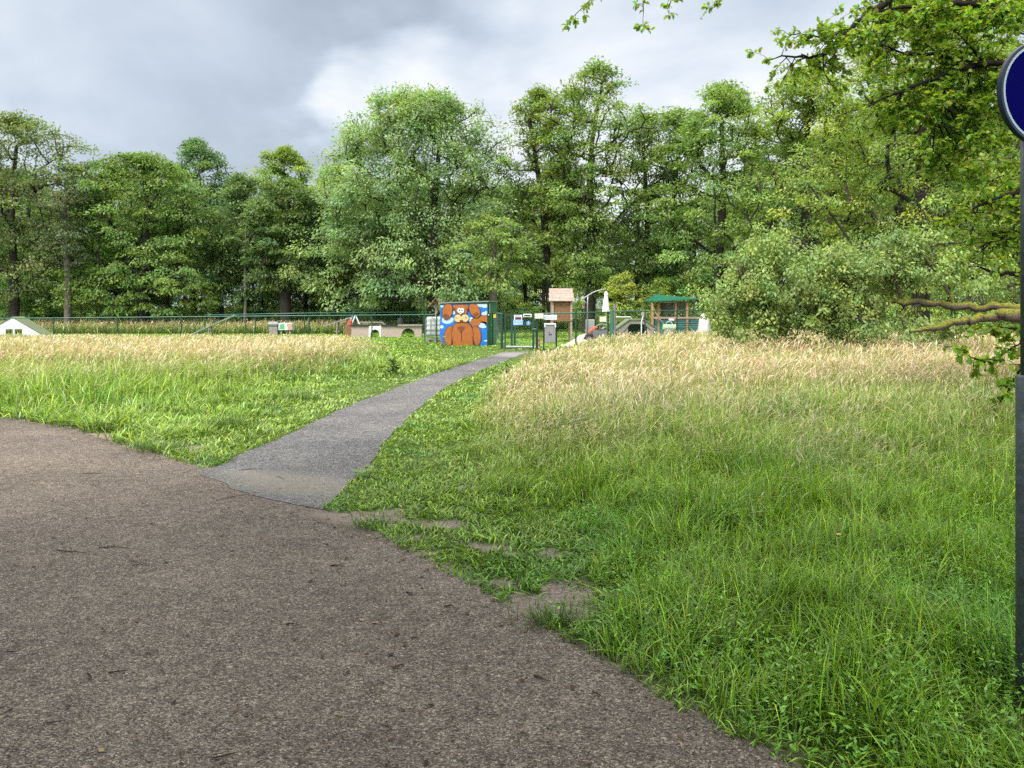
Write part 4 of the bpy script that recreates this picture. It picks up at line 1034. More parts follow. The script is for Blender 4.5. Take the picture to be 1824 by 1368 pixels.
# gabled post behind the shed
Yq = 40
gp = empty('gabled_post', (gx(777, Yq), Yq, 0), 'wooden post with a little gable roof peeping out behind the shed', 'wooden shelter')
zt = gz(534, Yq)
MB().box((0, 0, zt / 2), (0.12, 0.12, zt - 0.1)).build('post', M_PALEWOOD, gp)
hw = 0.3; zr0, zr1 = gz(544, Yq), gz(531, Yq)
rr_ = MB()
for sx in (-1, 1):
    a, b2 = Vector((0, 0, zr1)), Vector((sx * hw, 0, zr0)); ln = (b2 - a).length; mid = (a + b2) / 2
    rr_.box(mid, (ln, 0.7, 0.035), ry=sx * math.atan2(zr1 - zr0, hw))
rr_.build('roof', M_WOOD, gp)
MB().box((0, -0.08, zr0 - 0.02), (0.5, 0.05, 0.06)).build('cross_beam', M_PALEWOOD, gp)

# ------------------------------------------------------------------ agility things on the left
Ya = 41.2
x0, x1 = gx(-85, Ya), gx(86, Ya)
py = empty('climbing_pyramid', (gx(22, Ya), Ya, 0), 'white triangular agility pyramid with green sloping sides at far left', 'agility pyramid')
ap = gz(566, Ya); hwl = gx(22, Ya) - gx(-42, Ya); hwr = gx(83, Ya) - gx(22, Ya); depth = 1.5; sk = -0.35
M_BODY = MB(); 
def tri_wall(y, th, holes=True):
    m = MB()
    if not holes:
        return m.prism([(-hwl, 0), (hwr, 0), (0, ap)], (0, y, 0), (1, 0, 0), (0, 0, 1), -th)
    # wall with two square openings, built from pieces round them
    u = [-0.36, 0.02, 0.12, 0.52]; z1 = 0.46
    L_ = lambda x: ap * (1 - (-x / hwl if x < 0 else x / hwr))
    m.prism([(-hwl, 0), (u[0], 0), (u[0], L_(u[0]))], (0, y, 0), (1, 0, 0), (0, 0, 1), -th)
    m.prism([(u[0], z1), (u[1], z1), (u[1], L_(u[1])), (0, ap), (u[0], L_(u[0]))], (0, y, 0), (1, 0, 0), (0, 0, 1), -th)
    m.prism([(u[1], 0), (u[2], 0), (u[2], L_(u[2])), (u[1], L_(u[1]))], (0, y, 0), (1, 0, 0), (0, 0, 1), -th)
    m.prism([(u[2], z1), (u[3], z1), (u[3], L_(u[3])), (u[2], L_(u[2]))], (0, y, 0), (1, 0, 0), (0, 0, 1), -th)
    m.prism([(u[3], 0), (hwr, 0), (u[3], L_(u[3]))], (0, y, 0), (1, 0, 0), (0, 0, 1), -th)
    return m
tri_wall(0, 0.04).build('front_wall', M_WHITE, py)
sl = MB()
sl.add([(hwr + 0.05, -0.03, 0), (hwr + 0.05 + sk, depth, 0), (sk, depth, ap + 0.02), (0, -0.03, ap + 0.02), (hwr + 0.1, -0.03, 0), (hwr + 0.1 + sk, depth, 0), (sk, depth, ap + 0.06), (0, -0.03, ap + 0.06)], [(0, 3, 2, 1), (4, 5, 6, 7), (0, 4, 7, 3), (1, 2, 6, 5), (2, 3, 7, 6), (0, 1, 5, 4)])
sl.add([(-hwl - 0.05, -0.03, 0), (-hwl - 0.05 + sk, depth, 0), (sk, depth, ap + 0.02), (0, -0.03, ap + 0.02), (-hwl - 0.1, -0.03, 0), (-hwl - 0.1 + sk, depth, 0), (sk, depth, ap + 0.06), (0, -0.03, ap + 0.06)], [(0, 1, 2, 3), (4, 7, 6, 5), (0, 3, 7, 4), (1, 5, 6, 2), (0, 4, 5, 1)])
sl.build('sloping_side', M_ROOFGREEN, py)
def ramp_board(name, label, lo, hi, Y, leg_px, dy=0.0, w=0.45):
    a, b2 = Vector(at(lo[0], lo[1], Y)), Vector(at(hi[0], hi[1], Y)); b2.y += dy
    a.z = max(0.05, a.z)
    o = empty(name, (a.x, a.y, 0), label, 'agility ramp'); off = Vector((a.x, a.y, 0)); a -= off; b2 -= off
    d = b2 - a; n_ = Vector((-d.y, d.x, 0)).normalized() * w / 2; t = Vector((0, 0, 0.06))
    MB().add([a - n_, b2 - n_, b2 + n_, a + n_, a - n_ + t, b2 - n_ + t, b2 + n_ + t, a + n_ + t], [(3, 2, 1, 0), (4, 5, 6, 7), (0, 1, 5, 4), (1, 2, 6, 5), (2, 3, 7, 6), (3, 0, 4, 7)]).build('ramp_plank', M_GALV, o)
    s = MB(); q = a + d * leg_px
    for sg in (-1, 1): s.tube([q + n_ * sg * 0.8, Vector((q.x + sg * 0.02, q.y, 0)) + n_ * sg], 0.035, 6)
    s.box((q.x, q.y, 0.22), (0.3, 0.35, 0.06)); s.build('support', M_GREYWOOD, o)
    return o
ramp_board('agility_ramp', 'long grey plank ramp rising to the right, left of centre', (342, 597), (420, 562), 42.5, 0.42)
ramp_board('agility_ramp', 'shorter grey plank ramp ending at the white A-shaped stand', (578, 582), (631, 564.5), 45, 0.45)
af = empty('a_frame_stand', (gx(633, 44.5), 44.5, 0), 'white A-shaped stand at the high end of the shorter ramp', 'stand')
za = gz(562, 44.5)
for sx, yy in ((-0.2, 0), (0.22, 0.05)): MB().tube([(sx, yy, gz(577, 44.5)), (0, yy, za)], 0.045, 6).build('leg', M_WHITE, af)
MB().tube([(0, 0.1, 0), (0, 0.1, za + 0.05)], 0.05, 8).build('post', M_GREENPAINT, af)
jb = empty('plastic_jerry_can', (gx(623.5, 44), 44, gz(580, 44)), 'faded red container leaning by the A-shaped stand', 'container')
MB().box((0, 0, 0.17), (0.22, 0.2, 0.34), ry=0.15).build('body', M_RED, jb, bevel=0.04); MB().tube([(0.06, 0, 0.36), (0.07, 0, 0.43)], 0.04, 8).build('cap', M_WHITE, jb)
st_ = MB().box((0, 0, 0.02), (0.5, 0.5, gz(580, 44) * 2 - 0.06)).build('tree_stump', M_WOOD); st_.location = (gx(623.5, 44), 44, 0); tag(st_, 'low wooden block carrying the faded red container', 'block')
bx = empty('painted_play_box', (gx(508, 46), 46, 0), 'white play box with green picture and pink side beyond the front fence', 'play box')
z0, z1 = gz(588, 46), gz(575.5, 46)
bx_w = gx(520, 46) - gx(496, 46)
MB().box((0, 0.3, (z0 + z1) / 2 + 0.0), (bx_w, 0.6, z1 - z0)).build('body', M_WHITE, bx, bevel=0.02)
bm2 = MB(); bm2.prism([(-0.36, -0.15), (-0.02, -0.15), (-0.05, 0.16), (-0.3, 0.14)], (0, -0.004, (z0 + z1) / 2), (1, 0, 0), (0, 0, 1), 0.003); bm2.prism([(0.14, -0.19), (0.38, -0.19), (0.38, 0.19), (0.1, 0.19)], (0, -0.004, (z0 + z1) / 2), (1, 0, 0), (0, 0, 1), 0.003, 1)
bm2.build('picture', [mat('picture_green', (0.1, 0.42, 0.2), 0.6, noise=0.5, nscale=14), mat('picture_pink', (0.6, 0.28, 0.22), 0.6, noise=0.4, nscale=14)], bx)
for sx in (-1, 1): MB().box((sx * 0.25, 0.3, z0 / 2), (0.08, 0.5, z0)).build('leg', M_GREYWOOD, bx)
cr_ = empty('grey_pipe_section', (gx(486, 46), 46.2, 0), 'short grey pipe lying left of the white play box', 'pipe')
r0 = 0.16
MB().tube([(-0.3, 0, r0 + 0.45), (0.28, 0, r0 + 0.45)], r0, 14).build('pipe_body', M_GREY, cr_, smooth=False); MB().tube([(0.27, 0, r0 + 0.45), (0.31, 0, r0 + 0.45)], r0 + 0.03, 14).build('pipe_collar', M_BLACK, cr_); MB().box((0, 0, 0.24), (0.5, 0.3, 0.46)).build('pipe_cradle', M_GREYWOOD, cr_)
# brick tunnel wall
Yw = 42
def brick_mat():
    m = bpy.data.materials.new('old_pink_brick'); m.use_nodes = True; t = m.node_tree; b = t.nodes['Principled BSDF']; b.inputs['Roughness'].default_value = 0.9
    tc = N(t, 'ShaderNodeTexCoord'); mp = N(t, 'ShaderNodeMapping'); mp.inputs['Rotation'].default_value = (math.pi / 2, 0, 0); L(t, tc.outputs['Object'], mp.inputs[0])
    br = N(t, 'ShaderNodeTexBrick'); br.inputs['Scale'].default_value = 5; br.inputs['Color1'].default_value = (0.36, 0.24, 0.2, 1); br.inputs['Color2'].default_value = (0.27, 0.19, 0.17, 1); br.inputs['Mortar'].default_value = (0.36, 0.33, 0.3, 1); br.inputs['Mortar Size'].default_value = 0.03
    L(t, mp.outputs[0], br.inputs['Vector']); L(t, br.outputs['Color'], b.inputs['Base Color']); return m
M_BRICK = brick_mat()
def arch_wall(xa, xb, zt, cx, hw, zs, y, th, m=None, n=12):
    """wall piece with a round-headed opening at cx, half width hw, springing at zs"""
    mb = m or MB()
    mb.prism([(xa, -0.05), (cx - hw, -0.05), (cx - hw, zt), (xa, zt)], (0, y, 0), (1, 0, 0), (0, 0, 1), -th)
    mb.prism([(cx + hw, -0.05), (xb, -0.05), (xb, zt), (cx + hw, zt)], (0, y, 0), (1, 0, 0), (0, 0, 1), -th)
    for k in range(n):
        a0, a1 = math.pi - math.pi * k / n, math.pi - math.pi * (k + 1) / n
        p0 = (cx + hw * math.cos(a0), zs + hw * math.sin(a0)); p1 = (cx + hw * math.cos(a1), zs + hw * math.sin(a1))
        mb.prism([p0, p1, (p1[0], zt), (p0[0], zt)], (0, y, 0), (1, 0, 0), (0, 0, 1), -th)
    return mb
bwl = empty('brick_tunnel_wall', (gx(690, Yw), Yw, 0), 'low pink brick tunnel wall with arched openings left of the water tank', 'brick wall')
ox = gx(690, Yw); zt = gz(581, Yw); X_ = lambda p: gx(p, Yw) - ox
mw = MB(); arch_wall(X_(626), X_(700), zt, X_(668), 0.25, zt - 0.42, 0, 0.3, mw); arch_wall(X_(700), X_(751), zt, X_(727), 0.36, zt - 0.48, 0, 0.3, mw)
mw.build('wall', M_BRICK, bwl)
arch_wall(X_(657), X_(678.5), zt + 0.01, X_(668), 0.245, zt - 0.42, -0.012, 0.05, None).build('white_arch_panel', M_WHITE, bwl)
bm3 = MB(); bm3.box(((X_(624) + X_(657)) / 2, 0.13, zt + 0.04), (X_(657) - X_(624), 0.42, 0.07)); bm3.box(((X_(679) + X_(709)) / 2, 0.13, zt + 0.04), (X_(709) - X_(679), 0.42, 0.07)); bm3.build('coping', M_BLACK, bwl)
MB().box(((X_(709) + X_(752)) / 2, 0.13, zt + 0.05), (X_(752) - X_(709), 0.45, 0.09)).build('coping', M_GREYWOOD, bwl)
bb = empty('raised_dog_walk', (gx(670, 44), 44, 0), 'pale raised plank walk standing behind the brick tunnel wall', 'dog walk'); zz_ = gz(574, 44); XX = lambda p: gx(p, 44) - gx(670, 44)
MB().box(((XX(641) + XX(680)) / 2, 0, zz_), (XX(680) - XX(641), 0.35, 0.06)).build('plank', M_GREYWOOD, bb)
MB().add([(XX(680), -0.17, zz_ - 0.03), (XX(694), -0.17, 0.4), (XX(694), 0.17, 0.4), (XX(680), 0.17, zz_ - 0.03), (XX(680), -0.17, zz_ + 0.03), (XX(694), -0.17, 0.46), (XX(694), 0.17, 0.46), (XX(680), 0.17, zz_ + 0.03)], [(3, 2, 1, 0), (4, 5, 6, 7), (0, 1, 5, 4), (1, 2, 6, 5), (2, 3, 7, 6), (3, 0, 4, 7)]).build('plank', M_GREYWOOD, bb)
for p in (643, 678): MB().box((XX(p), 0, zz_ / 2), (0.1, 0.25, zz_)).build('leg', M_GREYWOOD, bb)
br_ = MB(); zb_ = zt + 0.1
br_.tube([(0, 0, 0), (0, 0, 0.12), (0, 0, 0.28), (0, 0, 0.34)], [0.17, 0.17, 0.145, 0.13], 14)
bo = br_.build('black_tub', M_RUBBER); bo.location = (gx(712.5, 42.1), 42.2, zb_); tag(bo, 'black round tub upside down on the brick tunnel wall', 'tub')

# ------------------------------------------------------------------ wooden playhouse tower
Yh = 36
ph = empty('wooden_playhouse', (gx(1001, Yh), Yh, 0), 'brown wooden hut on stilts with a pale plank roof behind the bin', 'playhouse')
H_ = lambda p: gx(p, Yh) - gx(1001, Yh)
zr0, zr1, zf, zbtm = gz(536, Yh), gz(514, Yh), gz(571, Yh), gz(556, Yh)
for sx in (H_(984.5), H_(1017.5)):
    for yy in (0, 1.1):
        MB().box((sx, yy, (zr0 + 0.05) / 2), (0.09, 0.09, zr0 + 0.05)).build('stilt', M_PALEWOOD, ph)
wl = MB()
nb = 5
for i in range(nb):
    z0 = zf + 0.03 + (zr0 - zf - 0.02) * i / nb; hh = (zr0 - zf) / nb - 0.012
    wl.box(((H_(987) + H_(1015.5)) / 2, 0.03, z0 + hh / 2), (H_(1015.5) - H_(987), 0.035, hh))
    wl.box((H_(986), 0.55, z0 + hh / 2), (0.035, 1.0, hh)); wl.box((H_(1016.5), 0.55, z0 + hh / 2), (0.035, 1.0, hh))
wl.build('plank_wall', M_WOOD, ph)
MB().box(((H_(986) + H_(1017)) / 2, 0.55, zf), (H_(1019) - H_(984), 1.25, 0.06)).build('floor', M_WOOD, ph)
rfm = MB(); run = 0.62; nb = 5
for i in range(nb):
    t0, t1 = i / nb, (i + 1) / nb + 0.03
    for front in (1, -1):
        ya = (0.55 - run - 0.1) + (run + 0.1) * t0 if front > 0 else (0.55 + run + 0.1) - (run + 0.1) * t0
        yb = (0.55 - run - 0.1) + (run + 0.1) * t1 if front > 0 else (0.55 + run + 0.1) - (run + 0.1) * t1
        za, zb2 = zr0 - 0.02 + (zr1 - zr0) * t0, zr0 - 0.02 + (zr1 - zr0) * t1
        e0 = 0.015 if i % 2 else 0
        xa, xb = H_(977.5) + 0.05 * t0 + e0, H_(1023) - 0.05 * t0 - e0 * 1.5
        V = [(xa, ya, za), (xb, ya, za), (xb, yb, zb2), (xa, yb, zb2)]
        rfm.add(V + [(p[0], p[1] - 0.012 * front, p[2] + 0.03) for p in V], [(3, 2, 1, 0), (4, 5, 6, 7), (0, 1, 5, 4), (1, 2, 6, 5), (2, 3, 7, 6), (3, 0, 4, 7)])
rfm.build('plank_roof', M_PALEWOOD, ph)
# ------------------------------------------------------------------ parasol
Yp = 33.5
pa = empty('cantilever_parasol', (gx(1046.5, Yp), Yp, 0), 'closed white cantilever parasol on a curved grey pole', 'parasol')
Q = lambda x, y: Vector(at(x, y, Yp)) - Vector((gx(1046.5, Yp), Yp, 0))
MB().tube([(0, 0, 0), Q(1046.5, 541), Q(1047.2, 527)], 0.03, 8).build('pole', M_GALV, pa, smooth=True)
MB().tube([Q(1036.5, 534.5), Q(1042, 530), Q(1048, 526), Q(1056, 521), Q(1064, 518), Q(1072, 516.3), Q(1080, 515.5)], 0.028, 8).build('arm', M_GALV, pa, smooth=True)
MB().tube([Q(1036.5, 534.5), Q(1042, 538), Q(1046.5, 541)], 0.022, 8).build('brace', M_GALV, pa, smooth=True)
cn = MB(); cxp = Q(1079.5, 519); prof = [(519, 0.02), (521, 0.06), (524, 0.085), (526, 0.075), (535, 0.11), (545, 0.135), (555.5, 0.165)]
V = []; n_ = 16
for y, r0 in prof:
    z = Q(1079, y).z
    for k in range(n_):
        a = 2 * math.pi * k / n_; r1 = r0 * (1.0 if k % 2 else 0.72)
        V.append((cxp.x + r1 * math.cos(a) + (0 if y < 530 else -0.01), r1 * math.sin(a), z))
F = [(i * n_ + k, i * n_ + (k + 1) % n_, (i + 1) * n_ + (k + 1) % n_, (i + 1) * n_ + k) for i in range(len(prof) - 1) for k in range(n_)] + [tuple(range(n_))]
cn.add(V, [f[::-1] for f in F]); cn.build('canopy', M_WHITE, pa)
MB().tube([Q(1079.5, 515.5), Q(1079.5, 520)], 0.012, 6).build('hanger', M_GALV, pa)
MB().box((0, 0, 0.04), (0.8, 0.8, 0.07)).build('base', M_GREYWOOD, pa)
fl = MB().tube([(0, 0, 0), (0, 0, 0.05), (0, 0, 0.09)], [0.03, 0.07, 0.02], 8).build('hanging_lantern', mat('orange_lantern', (0.6, 0.16, 0.05), 0.5)); fl.location = at(1040, 549, 45); tag(fl, 'tiny orange lantern hanging in the dark trees left of the parasol pole', 'lantern')

# chairs, table, junk
ch = empty('plastic_chair', (gx(1051, 38), 38, 0), 'grey plastic garden chair behind the parasol pole', 'chair')
M_CHAIR = mat('grey_chair_plastic', (0.36, 0.36, 0.4), 0.5)
zs = 0.45
MB().box((0, 0.05, zs), (0.48, 0.46, 0.05)).build('seat', M_CHAIR, ch, bevel=0.01); MB().box((-0.02, -0.2, zs + 0.3), (0.44, 0.05, 0.55), rx=0.18).build('backrest', M_CHAIR, ch, bevel=0.015)
for sx in (-0.2, 0.2):
    for yy in (-0.15, 0.22): MB().tube([(sx, yy, zs), (sx * 1.15, yy * 1.2, 0)], 0.025, 6).build('leg', M_CHAIR, ch)
tb = empty('white_table', (gx(1108, 37), 37, 0), 'white table with tilted top behind the thick corner post', 'table')
wt = gx(1123, 37) - gx(1094, 37); zt = gz(567.5, 37)
MB().box((0, 0, zt), (wt, 0.7, 0.05), rx=-0.25).build('tabletop', M_PLASTIC, tb, bevel=0.01); MB().box((wt / 2 - 0.13, -0.2, zt - 0.03), (0.3, 0.03, 0.18), ry=0.5).build('flap', M_WHITE, tb)
for sx in (-1, 1):
    for yy in (-0.25, 0.25): MB().tube([(sx * wt * 0.4, yy, zt - 0.05), (sx * wt * 0.42, yy, 0)], 0.025, 6).build('leg', M_GALV, tb)
bl = MB().tube([(0, 0, -0.1), (0, 0, gz(541, 34))], 0.06, 7).build('wooden_post', M_GREYWOOD); bl.location = (gx(1094.5, 34), 34, 0); tag(bl, 'weathered grey wooden post right of the parasol', 'wooden post')
pg = empty('grey_panel_stand', (gx(1074, 37.5), 37.5, 0), 'pale rounded seat back left of the thick corner post', 'chair')
MB().box((0, 0, gz(569, 37.5)), (0.32, 0.05, 0.26)).build('backrest', M_CREAM, pg, bevel=0.02); MB().box((0, 0.2, 0.5), (0.34, 0.4, 0.05)).build('seat', M_CREAM, pg)
for sx in (-0.14, 0.14): MB().tube([(sx, 0.02, gz(569, 37.5)), (sx, 0.1, 0)], 0.02, 6).build('leg', M_GALV, pg)
# wheelbarrow with tyre
wb = empty('wheelbarrow', (gx(1065, 32.6), 32.6, 0), 'old black wheelbarrow full of junk inside the fence by the corner post', 'wheelbarrow')
W = lambda x, y: Vector(at(x, y, 32.6)) - Vector((gx(1065, 32.6), 32.6, 0))
tr_ = MB(); a, b2 = W(1053, 590), W(1082, 588); zb_ = W(1060, 601).z
tr_.add([(a.x + 0.1, -0.3, zb_), (b2.x - 0.1, -0.3, zb_ + 0.05), (b2.x - 0.1, 0.3, zb_ + 0.05), (a.x + 0.1, 0.3, zb_), (a.x, -0.36, a.z), (b2.x, -0.36, b2.z + 0.05), (b2.x, 0.36, b2.z + 0.05), (a.x, 0.36, a.z)], [(3, 2, 1, 0), (0, 1, 5, 4), (1, 2, 6, 5), (2, 3, 7, 6), (3, 0, 4, 7)])
tr_.build('tray', M_GREY, wb)
whl = MB(); c = W(1050, 597)
for k in range(18):
    a0 = 2 * math.pi * k / 18
    for j in range(6):
        pass
ring = [Vector((c.x + 0.19 * math.cos(2 * math.pi * k / 20), 0, 0.26 + 0.19 * math.sin(2 * math.pi * k / 20))) for k in range(21)]
whl.tube(ring, 0.075, 8, cap=False); whl.build('wheel', M_RUBBER, wb, smooth=True); MB().tube([(c.x, -0.06, 0.26), (c.x, 0.06, 0.26)], 0.13, 12).build('hub', M_GREY, wb)
for yy in (-0.28, 0.28): MB().tube([(c.x, yy * 0.3, 0.26), (a.x + 0.2, yy, zb_), (b2.x + 0.02, yy, zb_ + 0.28), (b2.x + 0.2, yy, zb_ + 0.3)], 0.02, 6).build('handle', M_BLACK, wb)
for yy in (-0.26, 0.26): MB().tube([(b2.x - 0.2, yy, zb_), (b2.x - 0.1, yy, 0)], 0.02, 6).build('leg', M_BLACK, wb)
jk = MB(); 
for k in range(9): jk.box((random.uniform(-0.1, 0.35), random.uniform(-0.25, 0.2), a.z + random.uniform(-0.05, 0.06)), (random.uniform(0.12, 0.45), 0.1, random.uniform(0.04, 0.1)), k % 3, rz=random.uniform(-1, 1), ry=random.uniform(-0.5, 0.5))
jo = jk.build('scrap_pile', [M_GREY, M_GREYWOOD, M_BLACK], loc=None); jo.location = wb.location; tag(jo, 'heap of grey and black scraps lying in the wheelbarrow', 'scrap heap')
ho = MB().tube([W(1056, 590), W(1060, 582), W(1066, 578.5), W(1072, 577), W(1080, 578.5), W(1085, 584)], 0.014, 6).build('garden_hose', mat('pale_green_hose', (0.3, 0.38, 0.28), 0.5), smooth=True); ho.location = wb.location; tag(ho, 'thin arched pale hose over the wheelbarrow', 'hose')
rc = MB().box((0, 0, 0.06), (0.5, 0.18, 0.12), ry=-0.6, taper=0.7).build('red_cloth_bundle', M_RED, bevel=0.03); rc.location = Vector(at(1055, 589.5, 32.3)); tag(rc, 'faded reddish bundle on the front edge of the wheelbarrow', 'bundle')
sp_ = []
r = np.random.default_rng(9)
su, sv = np.meshgrid(np.linspace(0, 1, 26), np.linspace(0, 1, 14)); 
xa, xb = gx(1002, 31.5), gx(1052, 32.5)
xx = xa + (xb - xa) * su; yy = 31.2 + 2.2 * sv + su
hh = 0.42 * np.sin(math.pi * sv) ** 0.8 * sstep(0, 0.75, su) * (0.7 + 0.5 * fbm(xx.ravel(), yy.ravel(), 2.0, 5).reshape(xx.shape)) * sstep(1.0, 0.9, su) + 0.01
Vs = np.c_[xx.ravel(), yy.ravel(), hh.ravel()]; ii = np.arange(26 * 14).reshape(14, 26)
so = mesh_np('sand_heap', Vs, np.stack([ii[:-1, :-1], ii[:-1, 1:], ii[1:, 1:], ii[1:, :-1]], -1).reshape(-1, 4), M_SAND, smooth=True, loc=(xa, 31.2, 0)); tag(so, 'pale sand heap sloping up behind the bin to the wheelbarrow', 'sand heap')
# bridge ramp with black opening
Yr = 35.5
bg_ = empty('agility_bridge', (gx(1130, Yr), Yr, 0), 'angular wooden hump bridge with a dark opening behind the tall dry grass', 'agility bridge')
B = lambda x, y: (gx(x, Yr) - gx(1130, Yr), gz(y, Yr))
outer = [B(1091, 592), B(1121, 570.5), B(1147, 570.5), B(1172, 587)]
side = MB()
inner = [B(1105, 596), B(1123, 577), B(1146, 577), B(1160, 588)]
for i in range(3):
    side.prism([inner[i], inner[i + 1], outer[i + 1], outer[i]], (0, 0, 0), (1, 0, 0), (0, 0, 1), -0.06)
side.build('side_beam', M_GREYWOOD, bg_)
dk = MB()
for i in range(3):
    (xa, za), (xb, zb2) = outer[i], outer[i + 1]
    V = [(xa, -0.05, za + 0.01), (xb, -0.05, zb2 + 0.01), (xb, 1.1, zb2 + 0.01), (xa, 1.1, za + 0.01)]
    dk.add(V + [(p[0], p[1], p[2] + 0.05) for p in V], [(3, 2, 1, 0), (4, 5, 6, 7), (0, 1, 5, 4), (1, 2, 6, 5), (2, 3, 7, 6), (3, 0, 4, 7)])
dk.build('walking_deck', M_ROOFGREEN, bg_)
MB().prism([(B(1096, 590)[0], 0), (B(1119, 590)[0], 0), (B(1119, 579)[0], B(1119, 579)[1])], (0, 0.06, 0), (1, 0, 0), (0, 0, 1), -0.1).build('brick_side', M_BRICK, bg_)
MB().prism([(B(1153, 590)[0], 0), (B(1166, 590)[0], 0), (B(1160, 588)[0], B(1160, 588)[1]), (B(1153, 580)[0], B(1153, 582)[1])], (0, 0.06, 0), (1, 0, 0), (0, 0, 1), -0.1).build('brick_side', M_BRICK, bg_)
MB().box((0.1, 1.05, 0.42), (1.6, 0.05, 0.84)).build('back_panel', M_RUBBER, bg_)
pd = empty('paddle_sign', (gx(1142.5, 34.5), 34.5, 0), 'grey round paddle on a white stick in front of the hump bridge', 'paddle sign')
MB().tube([(0.0, 0, 0), (0.0, 0, gz(575, 34.5)), (0.07, 0, gz(563, 34.5))], 0.028, 6).build('stick', M_WHITE, pd); MB().tube([(0.09, 0.0, gz(559.5, 34.5)), (0.09, -0.025, gz(559.5, 34.5))], 0.11, 16).build('disc', M_GREYWALL, pd)
# green roofed shelter
Yk = 40
sh = empty('park_shelter', (gx(1200, Yk), Yk, 0), 'wooden shelter with green gable roof, grey wall and teal lower panels', 'shelter')
K = lambda x: gx(x, Yk) - gx(1200, Yk)
Z = lambda y: gz(y, Yk)
def kpost(x, y, ztop, m=M_POSTWOOD): MB().box((K(x), y, ztop / 2), (0.1, 0.1, ztop)).build('post', m, sh)
for x, y in ((1162, 0), (1166.5, 0.8), (1173.5, 0.1), (1176.5, 0.9), (1204, 0.05), (1223.5, -0.05)): kpost(x, y, Z(538.5))
kpost(1191.5, 1.9, Z(539), M_WOOD); kpost(1245, 1.0, Z(536), M_GREYWOOD)
MB().box(((K(1173) + K(1205)) / 2, -0.06, Z(538.3)), (K(1205) - K(1173), 0.06, 0.08)).build('lintel', M_PALEWOOD, sh)
MB().box(((K(1163) + K(1262)) / 2, -0.11, Z(566)), (K(1262) - K(1163), 0.05, 0.09)).build('handrail', M_PALEWOOD, sh)
bwk = MB(); bwk.box(((K(1194) + K(1243)) / 2, 2.0, Z(536) / 2), (K(1243) - K(1194), 0.06, Z(536))); bwk.build('back_wall', M_GREYWALL, sh)
MB().box(((K(1205) + K(1217)) / 2 + 0.02, 1.955, Z(539.5)), (0.06, 0.02, 0.16)).build('slit_window', M_BLACK, sh)
for xa, xb in ((1199, 1203), (1206, 1211), (1222, 1234)):
    MB().box(((K(xa) + K(xb)) / 2, 1.95, Z(562.5)), (K(xb) - K(xa), 0.03, 0.06)).build('slit_window', M_BLACK, sh)
for xa, xb in ((1167, 1203), (1206, 1222), (1226, 1243)):
    MB().box(((K(xa) + K(xb)) / 2, 0.1, (Z(570) + 0) / 2), (K(xb) - K(xa), 0.05, Z(570))).build('lower_panel', M_TEAL, sh)
bd = MB()
for i in range(3): bd.box(((K(1178) + K(1243)) / 2, -0.12, Z(574 + i * 4)), (K(1243) - K(1178), 0.02, 0.015))
bd.build('panel_rail', M_GREYWOOD, sh)
rfv = [(K(1160.5), -0.35, Z(537.5)), (K(1176), 1.2, Z(525.2)), (K(1238), 1.6, Z(531.5)), (K(1244), -0.3, Z(533.5)), (K(1162), 2.8, Z(537.5)), (K(1246), 2.8, Z(533.5))]
rk = MB(); rk.add(rfv + [(p[0], p[1], p[2] + 0.05) for p in rfv], [(0, 1, 2, 3), (1, 4, 5, 2), (0, 4, 1), (2, 5, 3), (9, 8, 7, 6), (8, 11, 10, 7), (6, 7, 10), (9, 11, 8), (0, 3, 9, 6), (4, 10, 11, 5), (0, 6, 10, 4), (3, 5, 11, 9)])
rk.build('roof', M_GREENROOF, sh)
MB().tube([(K(1166), -0.15, Z(556)), (K(1181), -0.15, Z(577))], 0.03, 6).build('brace', M_PALEWOOD, sh)
cv = MB()
r = np.random.default_rng(4); V = []; n_ = 14
for i, (z, rr0) in enumerate(((0, 0.34), (0.25, 0.36), (0.6, 0.34), (0.9, 0.27), (1.12, 0.14), (1.17, 0.03))):
    for k in range(n_):
        a = 2 * math.pi * k / n_; q = rr0 * (1 + 0.12 * math.sin(k * 2.3 + i)); V.append((q * math.cos(a), q * math.sin(a), z))
cv.add(V, [(i * n_ + k, i * n_ + (k + 1) % n_, (i + 1) * n_ + (k + 1) % n_, (i + 1) * n_ + k) for i in range(5) for k in range(n_)])
co_ = cv.build('covered_heap', M_PLASTIC, smooth=True); co_.location = (gx(1254, 38.2), 38.2, 0); co_.scale = (0.9, 0.9, gz(558, 38.2) / 1.17); tag(co_, 'thing under a white plastic cover between the shelter and the fallen tree', 'covered item')
gb = empty('toy_trough', (gx(1192, 37.5), 37.5, 0), 'light green low tub with a hoop in front of the shelter', 'tub')
MB().tube([(-0.3, 0, gz(583, 37.5)), (0.3, 0, gz(583, 37.5))], 0.14, 10).build('tub_body', mat('light_green_plastic', (0.32, 0.65, 0.3), 0.4), gb)
MB().tube([(0.16 * math.cos(a) , 0, gz(578.5, 37.5) + 0.16 * math.sin(a)) for a in np.linspace(0, math.pi, 9)], 0.014, 6).build('hoop', M_WHITE, gb); MB().box((0, 0, gz(588, 37.5) / 2 + 0.1), (0.5, 0.3, gz(588, 37.5))).build('stand', M_GREYWOOD, gb)
cbx = MB().box((0, 0, 0), (0.26, 0.2, 0.08), rx=0.2).build('white_tray', M_WHITE, bevel=0.01); cbx.location = (gx(1195.5, 39.8), 39.72, gz(569.5, 39.8)); tag(cbx, 'small white tray leaning at the shelter handrail', 'tray')

